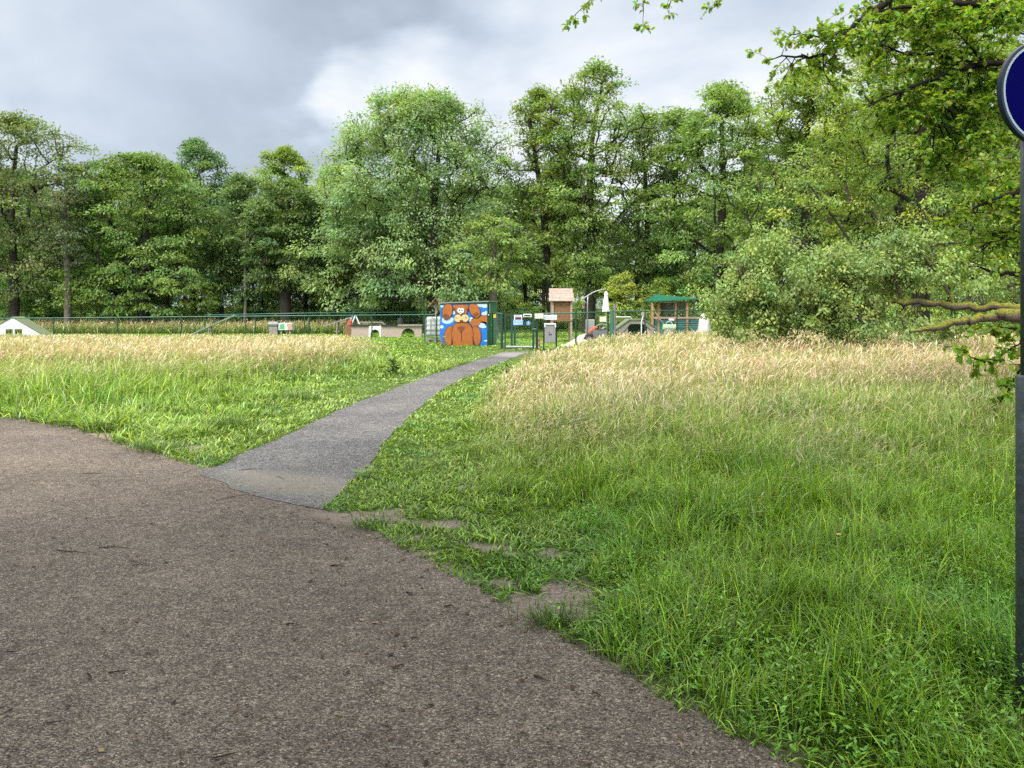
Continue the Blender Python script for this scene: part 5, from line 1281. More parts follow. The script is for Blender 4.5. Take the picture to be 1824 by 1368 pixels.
# ------------------------------------------------------------------ traffic sign at the right
Yz = 3.12
sx0 = gx(1829.5, Yz)
sgn = empty('traffic_sign', (sx0, Yz, 0), 'round blue traffic sign with white ring on a grey steel pole', 'traffic sign')
zj = gz(668, Yz)
lo = MB(); lo.tube([(0, 0, -0.1), (0, 0, zj - 0.012), (0, 0, zj)], [0.040, 0.040, 0.034], 28); lo.build('lower_pole', mat('worn_galvanised_pole', (0.13, 0.15, 0.16), 0.55, 0.5, noise=0.5, nscale=14, bump=0.15, bscale=60), sgn, smooth=True)
MB().tube([(0, 0, zj), (0, 0, gz(90, Yz))], 0.0235, 24).build('upper_pole', mat('grey_green_pole', (0.12, 0.14, 0.14), 0.5, 0.5, noise=0.4, nscale=18), sgn, smooth=True)
MB().tube([(0, 0, gz(612, Yz)), (0, 0, gz(606, Yz))], 0.0265, 24).build('pole_band', M_BLACK, sgn)
ang = R(14); nrm = Vector((math.sin(ang), -math.cos(ang), 0)); sd_ = Vector((math.cos(ang), math.sin(ang), 0)); up = Vector((0, 0, 1))
cen = Vector((0.025, 0, gz(171.5, Yz))) + nrm * 0.045
RR = 0.208
def disc(mb, r0, r1, o0, o1, mi, n=72):
    V = []
    for rr0, oo in ((r0, o0), (r1, o1)):
        for k in range(n):
            a = 2 * math.pi * k / n; V.append(cen + sd_ * (rr0 * math.cos(a)) + up * (rr0 * math.sin(a)) + nrm * oo)
    mb.add(V, [(k, (k + 1) % n, n + (k + 1) % n, n + k) for k in range(n)], mi)
M_SIGNBLUE = mat('sign_deep_blue', (0.001, 0.0005, 0.11), 0.6, spec=0.02); M_RING = mat('reflective_white', (0.5, 0.6, 0.66), 0.4); M_RIM = mat('sign_rim', (0.01, 0.025, 0.05), 0.4, spec=0.3)
pt = MB(); disc(pt, RR - 0.02, 0.0001, 0.0, 0.0, 0); face = pt.build('sign_face', M_SIGNBLUE, sgn)
rg = MB(); disc(rg, RR - 0.012, RR - 0.0215, 0.0015, 0.0015, 0); rg.build('white_ring', M_RING, face)
ri = MB(); disc(ri, RR - 0.012, RR - 0.001, 0.001, 0.002, 0); disc(ri, RR - 0.001, RR, 0.002, -0.002, 0); disc(ri, RR, RR, -0.002, -0.019, 0); disc(ri, RR, 0.0001, -0.019, -0.019, 0); ri.build('rim', M_RIM, face, smooth=False)
ck = MB()
for dz in (-0.1, 0.1): ck.box(cen + up * dz - nrm * 0.033, (0.09, 0.03, 0.03), rz=ang)
ck.build('clamp', M_GALV, sgn)
# ------------------------------------------------------------------ fallen tree with moss
def moss_mat():
    m = bpy.data.materials.new('mossy_bark'); m.use_nodes = True; t = m.node_tree; b = t.nodes['Principled BSDF']; b.inputs['Roughness'].default_value = 0.95
    tc = N(t, 'ShaderNodeTexCoord'); g = N(t, 'ShaderNodeNewGeometry'); s = N(t, 'ShaderNodeSeparateXYZ'); L(t, g.outputs['Normal'], s.inputs[0])
    nz = N(t, 'ShaderNodeTexNoise'); nz.inputs['Scale'].default_value = 3.2; nz.inputs['Detail'].default_value = 7; L(t, tc.outputs['Object'], nz.inputs['Vector'])
    f = math_n(t, 'ADD', s.outputs[2], math_n(t, 'MULTIPLY', math_n(t, 'SUBTRACT', nz.outputs['Fac'], 0.5), 2.2))
    mr = N(t, 'ShaderNodeMapRange', interpolation_type='SMOOTHSTEP'); mr.inputs['From Min'].default_value = -0.1; mr.inputs['From Max'].default_value = 0.4; L(t, f, mr.inputs['Value'])
    n2 = N(t, 'ShaderNodeTexNoise'); n2.inputs['Scale'].default_value = 22; n2.inputs['Detail'].default_value = 6; L(t, tc.outputs['Object'], n2.inputs['Vector'])
    mo = ramp(t, [(0.3, (0.025, 0.03, 0.002)), (0.5, (0.10, 0.10, 0.004)), (0.75, (0.2, 0.185, 0.01))]); L(t, n2.outputs['Fac'], mo.inputs[0])
    bk = ramp(t, [(0.3, (0.03, 0.02, 0.014)), (0.7, (0.11, 0.08, 0.06))]); L(t, n2.outputs['Fac'], bk.inputs[0])
    L(t, mixc(t, mr.outputs[0], bk.outputs[0], mo.outputs[0]), b.inputs['Base Color'])
    bp = N(t, 'ShaderNodeBump'); bp.inputs['Strength'].default_value = 0.8; bp.inputs['Distance'].default_value = 0.03; L(t, n2.outputs['Fac'], bp.inputs['Height']); L(t, bp.outputs[0], b.inputs['Normal'])
    return m
M_MOSS = moss_mat()
Yf = 21.0
def wob(pts, rad, seed, n=5, amp=0.25):
    """subdivide a limb and roughen it"""
    r = np.random.default_rng(seed); pts = np.array(pts, float); rad = np.array(rad, float)
    s = np.r_[0, np.cumsum(np.linalg.norm(np.diff(pts, axis=0), axis=1))]; k = (len(pts) - 1) * n + 1
    q = np.linspace(0, s[-1], k); P = np.c_[[np.interp(q, s, pts[:, i]) for i in range(3)]].T; Rr = np.interp(q, s, rad)
    for _ in range(2):
        P[1:-1] = (P[:-2] + 2 * P[1:-1] + P[2:]) / 4
    P[1:-1] += r.normal(0, 1, (k - 2, 3)) * Rr[1:-1, None] * amp
    return P, Rr * (1 + r.normal(0, 0.08, k))
def pxl(pts): return [tuple(at(x, y, Y)) for x, y, Y in pts]
ft = empty('fallen_tree', (gx(1960, 20), 20, 0), 'fallen tree with mossy limbs and pale green leaves at right, behind the tall grass', 'fallen tree')
fo = np.array(ft.location)
lim = [
 (pxl([(2080, 590, 19.5), (1960, 572, 20), (1850, 562, 20.3), (1779, 558, 20.6)]), [0.34, 0.3, 0.24, 0.17]),
 (pxl([(1960, 562, 20.2), (1824, 548, 20.6), (1757, 549, 21), (1700, 545, 21.2), (1648, 539, 21.4), (1604, 536, 21.6), (1560, 540, 21.8), (1500, 552, 22)]), [0.2, 0.135, 0.13, 0.12, 0.11, 0.095, 0.07, 0.03]),
 (pxl([(1800, 560, 20.5), (1779, 561, 20.5), (1731, 569, 20.2), (1691, 577, 20), (1660, 585, 19.8), (1620, 591, 19.7)]), [0.17, 0.15, 0.12, 0.11, 0.09, 0.04]),
 (pxl([(1700, 575, 20.1), (1675, 577, 20.3), (1640, 585, 20.5)]), [0.07, 0.06, 0.03]),
 (pxl([(1604, 536, 21.6), (1602, 520, 21.5), (1597, 500, 21.4), (1585, 470, 21.3)]), [0.06, 0.05, 0.04, 0.02]),
 (pxl([(1590, 537, 21.6), (1560, 560, 21.4), (1535, 572, 21.2)]), [0.06, 0.05, 0.025]),
 (pxl([(1560, 540, 21.8), (1520, 515, 22), (1480, 480, 22.4), (1440, 440, 22.6)]), [0.05, 0.045, 0.035, 0.015]),
 (pxl([(1700, 545, 21.2), (1680, 500, 21.5), (1640, 450, 21.6), (1600, 425, 21.8)]), [0.05, 0.045, 0.035, 0.015]),
 (pxl([(1500, 552, 22), (1450, 540, 22.3), (1380, 520, 22.5), (1320, 500, 22.6)]), [0.03, 0.03, 0.025, 0.012]),
 (pxl([(1620, 550, 21.3), (1610, 562, 21.1), (1606, 570, 21)]), [0.04, 0.035, 0.02]),
]
cm = [wob(p, r_, 100 + i) for i, (p, r_) in enumerate(lim)]
V, F = limbs_mesh([(p - fo, np.maximum(r_ * 0.85, 0.008)) for p, r_ in cm], 12)
mesh_np('trunk', V, F, M_MOSS, ft, smooth=True)
r = np.random.default_rng(321)
tips = []
def blob_tips(cx, cy, Y, rx, ry, rY, n, zmin=0.25):
    c = at(cx, cy, Y); sc_ = Y / PXF; k = 0
    while k < n:
        u = r.normal(0, 1, 3); u /= np.linalg.norm(u); u *= r.random() ** 0.4
        p = c + u * np.array([rx * sc_, rY, ry * sc_])
        if p[2] < zmin: continue
        tips.append(p); k += 1
for a in ((1400, 500, 22.5, 115, 85, 1.5, 130), (1320, 545, 22.5, 75, 60, 1.3, 60), (1480, 560, 22.2, 150, 55, 1.4, 110), (1360, 445, 22.8, 60, 45, 1.0, 34), (1560, 480, 22, 90, 65, 1.3, 80), (1640, 465, 21.8, 70, 60, 1.2, 34), (1600, 440, 22, 50, 50, 0.8, 26), (1740, 505, 22, 80, 40, 1.2, 16), (1640, 585, 20.8, 120, 18, 0.8, 30)): blob_tips(*a)
tips = np.array(tips)
# twigs joining the sprays to the limbs
LN = np.concatenate([p for p, _ in cm]); tw = []
for tp in tips[::2]:
    j = np.argmin(np.linalg.norm(LN - tp, axis=1)); q = LN[j]; mid = (q + tp) / 2 + r.normal(0, 0.15, 3) + np.array([0, 0, 0.15])
    tt = np.linspace(0, 1, 6)[:, None]; P = (1 - tt) ** 2 * q + 2 * tt * (1 - tt) * mid + tt ** 2 * tp
    tw.append((P - fo, np.linspace(0.022, 0.006, 6)))
V, F = limbs_mesh(tw, 5); mesh_np('branchlets', V, F, M_BARK, ft)
o = np.repeat([[0, -0.3, 0.3]], len(tips), 0)
V1, F1, C1 = clump_leaves(r, tips - fo, o, 0.34 * r.uniform(0.6, 1.4, len(tips)), 84, 0.11, 0.75, 0.8, (0.115, 0.175, 0.055), aspect=0.5, hue=0.07)
mesh_np('crown', V1, F1, M_LEAF, ft, col=C1)

# ------------------------------------------------------------------ big oak at the right, its boughs hang into the picture
OUT = np.array([(0, -0.5), (0.10, -0.42), (0.24, -0.33), (0.16, -0.2), (0.36, -0.05), (0.22, 0.06), (0.34, 0.26), (0.15, 0.28), (0.12, 0.46), (0, 0.5), (-0.12, 0.46), (-0.15, 0.28), (-0.34, 0.26), (-0.22, 0.06), (-0.36, -0.05), (-0.16, -0.2), (-0.24, -0.33), (-0.10, -0.42)])
def lobed_leaves(c, axis, nrm, ln):
    axis = axis / (np.linalg.norm(axis, axis=1)[:, None] + 1e-9)
    side = np.cross(axis, nrm); side /= np.linalg.norm(side, axis=1)[:, None] + 1e-9
    up = np.cross(side, axis); n = len(c); k = len(OUT)
    V = np.zeros((n, k + 1, 3), np.float32); V[:, 0] = c
    for i, (u, v) in enumerate(OUT):
        V[:, i + 1] = c + side * (u * ln)[:, None] * 1.15 + axis * (v * ln)[:, None] + up * (abs(u) * 0.35 * ln - v * v * 0.3 * ln)[:, None]
    b = (np.arange(n) * (k + 1))[:, None]; i = np.arange(k)
    F = np.stack([np.broadcast_to(b, (n, k)), b + 1 + i, b + 1 + (i + 1) % k], -1).reshape(-1, 3)
    return V.reshape(-1, 3), F, k + 1
OX, OY = 10.2, 10.5
oak = empty('oak_tree', (OX, OY, 0), 'big oak whose dark boughs and lobed leaves hang in from the upper right', 'tree')
oo = np.array([OX, OY, 0.0])
r = np.random.default_rng(777)
boughs = [
 (pxl([(2150, 60, 11), (1960, 50, 11.2), (1824, 27, 11.4), (1785, 25, 11.4), (1762, 16, 11.4), (1753, 4, 11.3), (1698, 8, 11.2), (1653, 13, 11.2), (1610, 10, 11.2), (1560, 22, 11.2)]), [0.16, 0.12, 0.075, 0.068, 0.064, 0.058, 0.044, 0.036, 0.028, 0.012]),
 (pxl([(1700, -120, 11.6), (1620, -50, 11.6), (1576, 5, 11.5), (1535, 33, 11.4), (1508, 54, 11.3), (1492, 80, 11.2), (1467, 100, 11.2), (1427, 104, 11.1), (1395, 96, 11.1), (1368, 108, 11.1)]), [0.1, 0.07, 0.05, 0.045, 0.038, 0.032, 0.026, 0.018, 0.012, 0.006]),
 (pxl([(2150, 150, 10.8), (1930, 118, 11), (1798, 109, 11), (1744, 111, 11), (1698, 127, 11), (1653, 145, 11), (1608, 159, 11), (1562, 181, 10.9), (1530, 200, 10.8)]), [0.12, 0.085, 0.045, 0.042, 0.036, 0.03, 0.022, 0.014, 0.006]),
 (pxl([(1744, 111, 11), (1703, 109, 11), (1676, 94, 11), (1617, 97, 11.1), (1590, 88, 11.1), (1571, 79, 11.1)]), [0.03, 0.032, 0.03, 0.026, 0.018, 0.01]),
 (pxl([(1750, 108, 11), (1736, 92, 10.9), (1721, 76, 10.8)]), [0.025, 0.022, 0.012]),
 (pxl([(1698, 127, 11), (1676, 199, 10.9), (1662, 235, 10.8), (1648, 272, 10.7)]), [0.018, 0.013, 0.01, 0.005]),
 (pxl([(1508, 54, 11.3), (1470, 70, 11.2), (1440, 60, 11.1), (1405, 62, 11)]), [0.022, 0.018, 0.013, 0.006]),
 (pxl([(1467, 100, 11.2), (1465, 125, 11.1), (1480, 150, 11)]), [0.014, 0.01, 0.005]),
 (pxl([(1653, 13, 11.2), (1600, 40, 11), (1570, 70, 10.9), (1590, 115, 10.8)]), [0.02, 0.016, 0.012, 0.006]),
 (pxl([(2000, 330, 10), (1880, 330, 10), (1800, 345, 10), (1750, 360, 10), (1710, 390, 9.9)]), [0.06, 0.045, 0.025, 0.018, 0.008]),
 (pxl([(1980, 420, 10), (1860, 410, 10), (1790, 420, 10), (1745, 440, 10)]), [0.05, 0.035, 0.02, 0.008]),
 (pxl([(1960, 470, 12.5), (1850, 478, 12.5), (1824, 486, 12.5), (1795, 493, 12.5), (1770, 484, 12.5), (1740, 474, 12.5)]), [0.06, 0.05, 0.045, 0.04, 0.028, 0.01]),
 # hanging sprig by the pole
 (pxl([(1960, 560, 9.6), (1870, 590, 9.6), (1822, 650, 9.6), (1803, 680, 9.6), (1793, 705, 9.6), (1770, 725, 9.6), (1738, 740, 9.6)]), [0.03, 0.022, 0.014, 0.012, 0.010, 0.007, 0.004]),
 (pxl([(1850, 590, 9.7), (1800, 622, 9.7), (1760, 646, 9.7), (1725, 635, 9.7), (1700, 618, 9.7)]), [0.016, 0.012, 0.01, 0.007, 0.004]),
 (pxl([(1870, 585, 9.8), (1800, 585, 9.8), (1760, 580, 9.8)]), [0.014, 0.009, 0.004]),
 # twigs against the sky
 (pxl([(1620, -160, 11.8), (1400, -110, 11.6), (1180, -70, 11.4), (1090, -40, 11.3), (1050, 0, 11.3), (1034, 20, 11.3), (1010, 40, 11.3)]), [0.05, 0.04, 0.024, 0.014, 0.008, 0.006, 0.003]),
 (pxl([(1180, -70, 11.4), (1140, -30, 11.4), (1148, 10, 11.4), (1144, 36, 11.4), (1146, 48, 11.4)]), [0.016, 0.011, 0.008, 0.005, 0.003]),
 (pxl([(1230, -80, 11.4), (1215, -30, 11.4), (1190, 8, 11.4), (1192, 26, 11.4)]), [0.014, 0.01, 0.006, 0.003]),
 (pxl([(1320, -90, 11.4), (1300, -30, 11.4), (1276, 3, 11.4), (1264, 16, 11.4)]), [0.012, 0.009, 0.005, 0.003]),
]
ch = [wob(p, r_, 500 + i, n=4, amp=0.35) for i, (p, r_) in enumerate(boughs)]
# trunk and the limbs carrying those boughs
t = np.linspace(0, 1, 10)
trk = (np.c_[OX + 0.3 * np.sin(t * 3), OY + 0.2 * t, t * 8.5], np.interp(t, [0, 0.1, 1], [0.62, 0.45, 0.25]))
lm = [trk]
def to_trunk(p, rad, zt):
    q = np.array([np.interp(zt, trk[0][:, 2], trk[0][:, 0]), OY + 0.1, zt]); P, Rr = wob([q, (q + p) / 2 + np.array([0, 0, 0.3]), p], [rad * 1.6, rad * 1.25, rad], int(zt * 10), 4, 0.2)
    return (P, Rr)
for i, zt in ((0, 4.6), (1, 6.0), (2, 4.0), (9, 2.9), (10, 2.7), (11, 2.3), (12, 1.9), (15, 6.8)):
    lm.append(to_trunk(ch[i][0][0], ch[i][1][0], zt))
lm.append(to_trunk(ch[13][0][0], 0.016, 1.8)); lm.append(to_trunk(ch[14][0][0], 0.014, 1.75))
for i in (17, 18): lm.append((np.array([ch[i][0][0], ch[15][0][6]]), np.array([ch[i][1][0], 0.03])))
# twigs along the visible boughs with leaves at their ends
LV = []; LA = []; LS = []; twl = []
def twigs_on(P, Rr, per_m, lmin, lmax, leaves, start=0.0, leaf=0.078):
    seg = np.linalg.norm(np.diff(P, axis=0), axis=1); s = np.r_[0, np.cumsum(seg)]
    n = max(2, int(s[-1] * (1 - start) * per_m))
    for q in np.r_[r.uniform(s[-1] * start, s[-1], n), [s[-1]]]:
        p = np.array([np.interp(q, s, P[:, i]) for i in range(3)])
        d = r.normal(0, 1, 3); d[2] = d[2] * 0.5 - 0.25; d /= np.linalg.norm(d); l = r.uniform(lmin, lmax)
        e = p + d * l; m = (p + e) / 2 + r.normal(0, 0.08, 3) * l + np.array([0, 0, 0.1 * l])
        tt = np.linspace(0, 1, 5)[:, None]; B = (1 - tt) ** 2 * p + 2 * tt * (1 - tt) * m + tt ** 2 * e
        twl.append((B, np.linspace(min(0.008, float(np.interp(q, s, Rr)) * 0.7), 0.0025, 5)))
        k = int(r.poisson(leaves) * 1.5) + 2
        w = np.clip(r.beta(2.5, 1.2, k), 0.1, 1)[:, None]
        b = (1 - w) ** 2 * p + 2 * w * (1 - w) * m + w ** 2 * e
        ax = d[None] * 0.6 + r.normal(0, 0.7, (k, 3)); ax[:, 2] -= 0.25
        ax /= np.linalg.norm(ax, axis=1)[:, None]
        ls = leaf * r.uniform(0.6, 1.3, k)
        LV.append(b + ax * ls[:, None] * 0.6); LA.append(ax); LS.append(ls)
for i, (P, Rr) in enumerate(ch):
    if i in (0, 1, 2): twigs_on(P, Rr, 12, 0.2, 0.75, 7, 0.3)
    elif i in (3, 4, 5, 6, 7, 8): twigs_on(P, Rr, 16, 0.15, 0.55, 7)
    elif i in (9, 10): twigs_on(P, Rr, 26, 0.2, 0.7, 9, 0.2)
    elif i == 11: twigs_on(P, Rr, 5, 0.2, 0.4, 3, 0.4)
    elif i in (12,): twigs_on(P, Rr, 17, 0.06, 0.22, 4, 0.3, 0.085)
    elif i in (13, 14): twigs_on(P, Rr, 22, 0.06, 0.25, 5, 0.25, 0.09)
    else: twigs_on(P, Rr, 14, 0.05, 0.2, 3, 0.45, 0.075)
# fuller leafage between the boughs at the upper right
def fill(cx, cy, Y, rx, ry, rY, n, leaves=12):
    c = at(cx, cy, Y); sc_ = Y / PXF
    AN = np.concatenate([p for p, _ in ch[:15]])
    for _ in range(n):
        u = r.normal(0, 1, 3); u /= np.linalg.norm(u); u *= r.random() ** 0.4
        e = c + u * np.array([rx * sc_, rY, ry * sc_])
        j = np.argmin(np.linalg.norm(AN - e, axis=1)); p = AN[j]; v = e - p; l = np.linalg.norm(v)
        if l < 0.25: continue
        m = (p + e) / 2 + np.array([0, 0, 0.12 * l]) + r.normal(0, 0.06, 3) * l
        tt = np.linspace(0, 1, 7)[:, None]; B = (1 - tt) ** 2 * p + 2 * tt * (1 - tt) * m + tt ** 2 * e
        twl.append((B, np.linspace(0.009, 0.003, 7)))
        twigs_on(B, np.linspace(0.009, 0.003, 7), 7 / max(l, 0.5), 0.1, 0.4, leaves, 0.45)
fill(1660, 60, 11.3, 160, 70, 0.9, 60); fill(1750, 170, 11.6, 100, 70, 0.9, 40); fill(1480, 90, 11.2, 85, 60, 0.6, 12, 8); fill(1790, 380, 10.3, 75, 80, 0.7, 16); fill(1700, 10, 12, 170, 40, 0.8, 44); fill(1620, 200, 11.4, 120, 80, 0.8, 34); fill(1740, 280, 11.2, 90, 60, 0.8, 26)
VT, FT = limbs_mesh([(p - oo, q) for p, q in lm + ch], 10); VT2, FT2 = limbs_mesh([(p - oo, q) for p, q in twl], 4)
mesh_np('trunk', np.concatenate([VT, VT2]), np.concatenate([FT, FT2 + len(VT)]), M_OAKBARK, oak, smooth=True)
c = np.concatenate(LV) - oo; a = np.concatenate(LA); s_ = np.concatenate(LS); n = len(c)
nr = r.normal(0, 0.5, (n, 3)) + np.array([0, 0, 1.0])
V, F, k = lobed_leaves(c, a, nr, s_)
cc = np.array([0.18, 0.29, 0.035]) * (1 + r.normal(0, 0.28, n))[:, None] * np.stack([1.1 + r.normal(0, 0.22, n), np.ones(n), 1 + r.normal(0, 0.15, n)], 1)
mesh_np('crown', V, F, M_OAKLEAF, oak, col=np.clip(np.repeat(cc, k, 0), 0.005, 0.5))
print('oak leaves', n)
# the rest of the oak's crown arches over the road and the camera
tp = []
while len(tp) < 300:
    a_ = r.uniform(0, 2 * math.pi); q = r.random() ** 0.5; p = np.array([OX - 4.2 + 13.0 * q * math.cos(a_), OY - 8.5 + 12.5 * q * math.sin(a_), 0])
    p[2] = 6.4 + 7.5 * r.random() * (1 - q * q) + 0.5 * r.random() + max(0, p[1]) * 0.42
    if p[1] > 0.5:      # stays above the picture, and right of the sky twigs
        if p[2] < EYE + p[1] * 0.47 + 1.0: p[2] = EYE + p[1] * 0.47 + 1.0 + 2 * r.random()
    if p[1] < 5.5: tp.append(p)
tp = np.array(tp)
V, F, C = clump_leaves(r, tp - oo, np.repeat([[0, 0, 1.0]], len(tp), 0), np.full(len(tp), 0.9), 46, 0.26, 0.45, 0.3, (0.07, 0.12, 0.025))
mesh_np('upper_crown', V, F, M_OAKLEAF, oak, col=C)

# unseen tree added behind the camera so its crown shades the near road
rm_ = make_tree('added_shade_tree', 'unseen tree added to shade the near part of the road', -3.4, -2.8, 12, 6.8, 6.6, zb=4.3, prof='round', trunk_r=0.42, nclump=380, per=80, leaf=0.3, csize=1.1, col=(0.07, 0.12, 0.03), seed=203, hollow=0.3)
# ------------------------------------------------------------------ plants that stand out
def dock(name, label, x, y, h, n, ln, seed, col=(0.06, 0.13, 0.02)):
    r = np.random.default_rng(seed); p = ground(x, y)
    o = empty(name, tuple(p), label, 'plant')
    az = r.uniform(0, 6.28, n); z = r.uniform(0.05, h, n); rad = r.uniform(0.02, 0.3, n) * (1 - 0.4 * z / h)
    c = np.c_[np.cos(az) * rad, np.sin(az) * rad, z]; ax = np.c_[np.cos(az), np.sin(az), r.uniform(-0.2, 0.7, n)]
    lns = ln * r.uniform(0.6, 1.3, n)
    V, F = leaf_quads(c, ax, np.c_[r.normal(0, .3, n), r.normal(0, .3, n), np.ones(n)], lns, lns * 0.42)
    C = np.repeat(np.array(col) * (1 + r.normal(0, 0.2, n))[:, None], 4, 0)
    st_m = MB()
    for k in range(4): st_m.tube([(0, 0, 0), (r.normal(0, 0.06), r.normal(0, 0.06), h * r.uniform(0.7, 1.0))], [0.008, 0.004], 5)
    st_m.build('stem', mat('weed_stem', (0.12, 0.14, 0.05)), o)
    mesh_np('leaves', V, F, M_GRASS, o, col=np.clip(C, 0.005, 1))
dock('dock_plant', 'dark broad-leaved dock plant left of the narrow path', 700, 668, 0.42, 70, 0.2, 1)
dock('dock_plant', 'low broad-leaved plants at the right edge of the narrow path near the gate', 905, 668, 0.28, 60, 0.17, 2, (0.10, 0.17, 0.03))
dock('dock_plant', 'small leafy weed tuft at the path edge near the road junction', 655, 855, 0.10, 26, 0.08, 3, (0.11, 0.2, 0.03))
dock('tall_weed', 'pale flowering weed in front of the mural shed', 790, 618, 0.45, 40, 0.12, 4, (0.22, 0.27, 0.12))
def tuft(label, x, y, h, n, seed, spread=0.12):
    p = ground(x, y); r = rng
    base = np.c_[rng.normal(0, spread, n), rng.normal(0, spread * 0.6, n), np.zeros(n)]
    az = np.arctan2(base[:, 1], base[:, 0]) + rng.normal(0, 0.6, n)
    c1 = np.array([0.11, 0.2, 0.03]) * rng.uniform(0.6, 1.4, n)[:, None]; c0 = c1 * 0.5
    T_ = np.linspace(0, 1, 4); cols = c0[:, None] + (c1 - c0)[:, None] * T_[None, :, None]
    V, F, C = ribbons(base, az, h * rng.uniform(0.5, 1.1, n), rng.uniform(0.2, 1.2, n), np.full(n, 0.0045), cols, np.array([0.8, 1, 0.7, 0.06]), 3)
    o = mesh_np('grass_tuft', V, F, M_GRASS, col=C); o.location = p; tag(o, label, 'grass tuft')
tuft('single grass tuft on the bare soil at the road edge, nearest to the camera', 990, 1112, 0.13, 220, 1, 0.09)
tuft('grass tuft on bare soil close to the junction of road and path', 665, 938, 0.1, 160, 2, 0.1)
tuft('dark grass tussock at the road edge left of the path junction', 285, 805, 0.2, 260, 3, 0.14)
tuft('tall grass clump in the short grass left of the path', 410, 765, 0.34, 260, 4, 0.14)
tuft('grass tussock left of the narrow path, beside pale grass', 535, 715, 0.36, 300, 5, 0.22)
# broad-leaved weeds low in the near grass at the right
def weeds():
    r = np.random.default_rng(55); n0 = 5500
    P = np.c_[r.uniform(0.1, 4.2, n0), r.uniform(2.3, 6.0, n0)]
    P = P[(P[:, 0] < 0.68 * P[:, 1] + 0.8)]
    ok = ~inpoly(P, ROAD_POLY) & (fbm(P[:, 0], P[:, 1], 1.1, 88) > np.interp(P[:, 1], [2.3, 3.4, 6], [0.3, 0.42, 0.6])) & (bare_mask(P[:, 0], P[:, 1]) < 0.4) & (dpoly(P, ROAD_Rd) > 0.05)
    P = P[ok]; VV = []; FF = []; CC = []; m = len(P); q = 7
    ci = np.repeat(np.arange(m), q); n = m * q
    hs = r.uniform(0.08, 0.26, m) * np.interp(dpoly(P, ROAD_Rd), [0, 0.4], [0.45, 1.0])
    az = r.uniform(0, 6.28, n); lev = np.tile(np.linspace(0.25, 1, q), m)
    c = np.c_[P[ci, 0] + np.cos(az) * 0.018, P[ci, 1] + np.sin(az) * 0.018, hs[ci] * lev]
    ax = np.c_[np.cos(az), np.sin(az), r.uniform(0.0, 0.8, n)]
    ln = r.uniform(0.018, 0.044, n) * np.interp(lev, [0, 1], [1.25, 0.75])
    V, F = leaf_quads(c, ax, np.c_[r.normal(0, .35, n), r.normal(0, .35, n), np.ones(n)], ln, ln * 0.36)
    col = np.array([0.13, 0.30, 0.022]) * (1 + r.normal(0, 0.2, m))[ci][:, None] * np.interp(lev, [0, 1], [0.75, 1.35])[:, None]
    return mesh_np('leafy_weeds', V, F, M_GRASS, col=np.clip(np.repeat(col, 4, 0), 0.005, 1), kind='stuff')
weeds()
# buttercups, few yellow specks
fl = MB(); r = np.random.default_rng(12)
for x, y in ((838, 720), (845, 719), (1092, 748), (765, 742), (1265, 690), (1240, 700), (1180, 735), (1330, 705), (1500, 690), (1470, 1050), (305, 680), (395, 745), (1620, 650), (1740, 655), (1560, 665)):
    p = ground(x, y); h = np.interp(p[1], [4, 8, 14, 20], [0.35, 0.5, 0.62, 0.7]); s = 0.008 + 0.0007 * p[1]
    fl.tube([(p[0], p[1] - h * 0.5, 0), (p[0], p[1] - h * 0.5, h)], 0.002, 3)
    for k in range(5):
        a = k * 1.256; fl.add([(p[0], p[1] - h * .5, h), (p[0] + s * math.cos(a - .5), p[1] - h * .5 + s * math.sin(a - .5), h + s * .4), (p[0] + s * 1.3 * math.cos(a), p[1] - h * .5 + s * 1.3 * math.sin(a), h + s * .3), (p[0] + s * math.cos(a + .5), p[1] - h * .5 + s * math.sin(a + .5), h + s * .4)], [(0, 1, 2, 3)], 1)
o = fl.build('yellow_wildflowers', [mat('flower_stem', (0.1, 0.2, 0.04)), mat('buttercup_yellow', (0.8, 0.5, 0.02), 0.4)]); o['kind'] = 'stuff'
# twigs and litter on the road
r = np.random.default_rng(31)
TW = [(428, 885, 90), (440, 838, 30), (165, 845, 36), (300, 838, 22), (500, 853, 36), (545, 895, 26), (130, 985, 70), (205, 978, 60), (250, 1008, 26), (340, 1010, 26), (185, 1125, 30), (95, 1112, 20), (160, 1210, 40), (210, 1200, 30), (520, 1115, 22), (535, 1170, 26), (800, 1082, 18), (872, 1104, 22), (965, 1212, 36), (740, 1140, 16), (710, 1190, 24), (1045, 1155, 40), (1065, 1241, 26), (300, 1320, 50), (400, 1350, 40), (100, 1290, 30), (20, 1165, 24), (1150, 1232, 22), (880, 1278, 24), (640, 1350, 30), (730, 1060, 20), (600, 1010, 24), (30, 1010, 22), (60, 900, 26), (1195, 1245, 30), (1265, 1300, 26)]
M_TWIG = mat('twig_brown', (0.05, 0.03, 0.02), 0.9, noise=0.4)
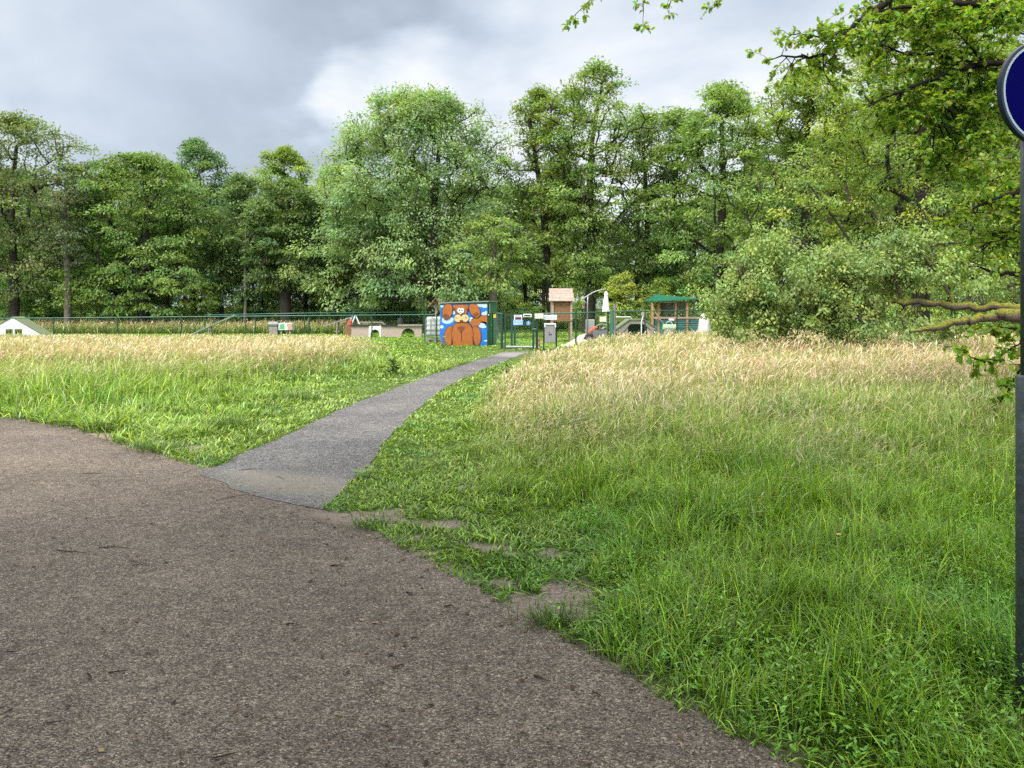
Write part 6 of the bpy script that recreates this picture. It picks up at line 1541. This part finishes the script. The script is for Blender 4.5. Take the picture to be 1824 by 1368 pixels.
for x, y, w in TW[::2] + TW[1::6]:
    p = ground(x, y); l = w / PXF * p[1] * 1.0; an = r.uniform(-0.9, 0.9); d = np.array([math.cos(an), math.sin(an), 0]); rr0 = r.uniform(0.0018, 0.004)
    q = [p * 0 + d * l * (t_ - 0.5) + np.array([0, 0, 0.005 + 0.003 * math.sin(math.pi * t_)]) + np.array([-d[1], d[0], 0]) * l * 0.05 * math.sin(t_ * 4 + an * 7) for t_ in np.linspace(0, 1, 6)]
    m = MB().tube(q, [rr0, rr0 * 1.1, rr0, rr0 * 0.9, rr0 * 0.7, rr0 * 0.4], 5)
    if r.random() < 0.4: m.tube([q[2], q[2] + np.array([d[1] * 0.3 + d[0] * .2, -d[0] * .3, 0.01]) * l], [rr0 * 0.7, rr0 * 0.3], 4)
    o = m.build('twig', M_TWIG); o.location = (p[0], p[1], 0.004); tag(o, 'small dark brown twig lying on the brown asphalt road', 'twig', 'twigs littering the road')
n = 6000
P = np.c_[r.uniform(-6, 2.2, n), r.uniform(2.0, 11, n)]; keep = inpoly(P, ROAD_POLY) | (inpoly(P, PATH_POLY) & (r.random(n) < 0.5)); P = P[keep]
dd = np.minimum(dpoly(P, ROAD_Rd), dpoly(P, ROAD_Ld)); P = P[(r.random(len(P)) < np.interp(dd, [0, 0.3, 1.5], [1, 0.4, 0.22]))]; n = len(P)
az = r.uniform(0, 6.28, n); ln = r.uniform(0.010, 0.045, n)
V, F = leaf_quads(np.c_[P, np.full(n, 0.011)], np.c_[np.cos(az), np.sin(az), r.normal(0, 0.12, n)], np.c_[r.normal(0, .2, n), r.normal(0, .2, n), np.ones(n)], ln, ln * r.uniform(0.15, 0.6, n))
pal = np.array([[0.06, 0.035, 0.02], [0.12, 0.07, 0.035], [0.3, 0.22, 0.13], [0.03, 0.022, 0.018], [0.16, 0.17, 0.04]])[r.choice(5, n, p=[.38, .25, .1, .24, .03])]
mesh_np('leaf_litter', V, F, mat_lit := leaf_mat('dry_litter', 0.05, 0.8, 0.2), col=np.repeat(pal, 4, 0), kind='stuff')
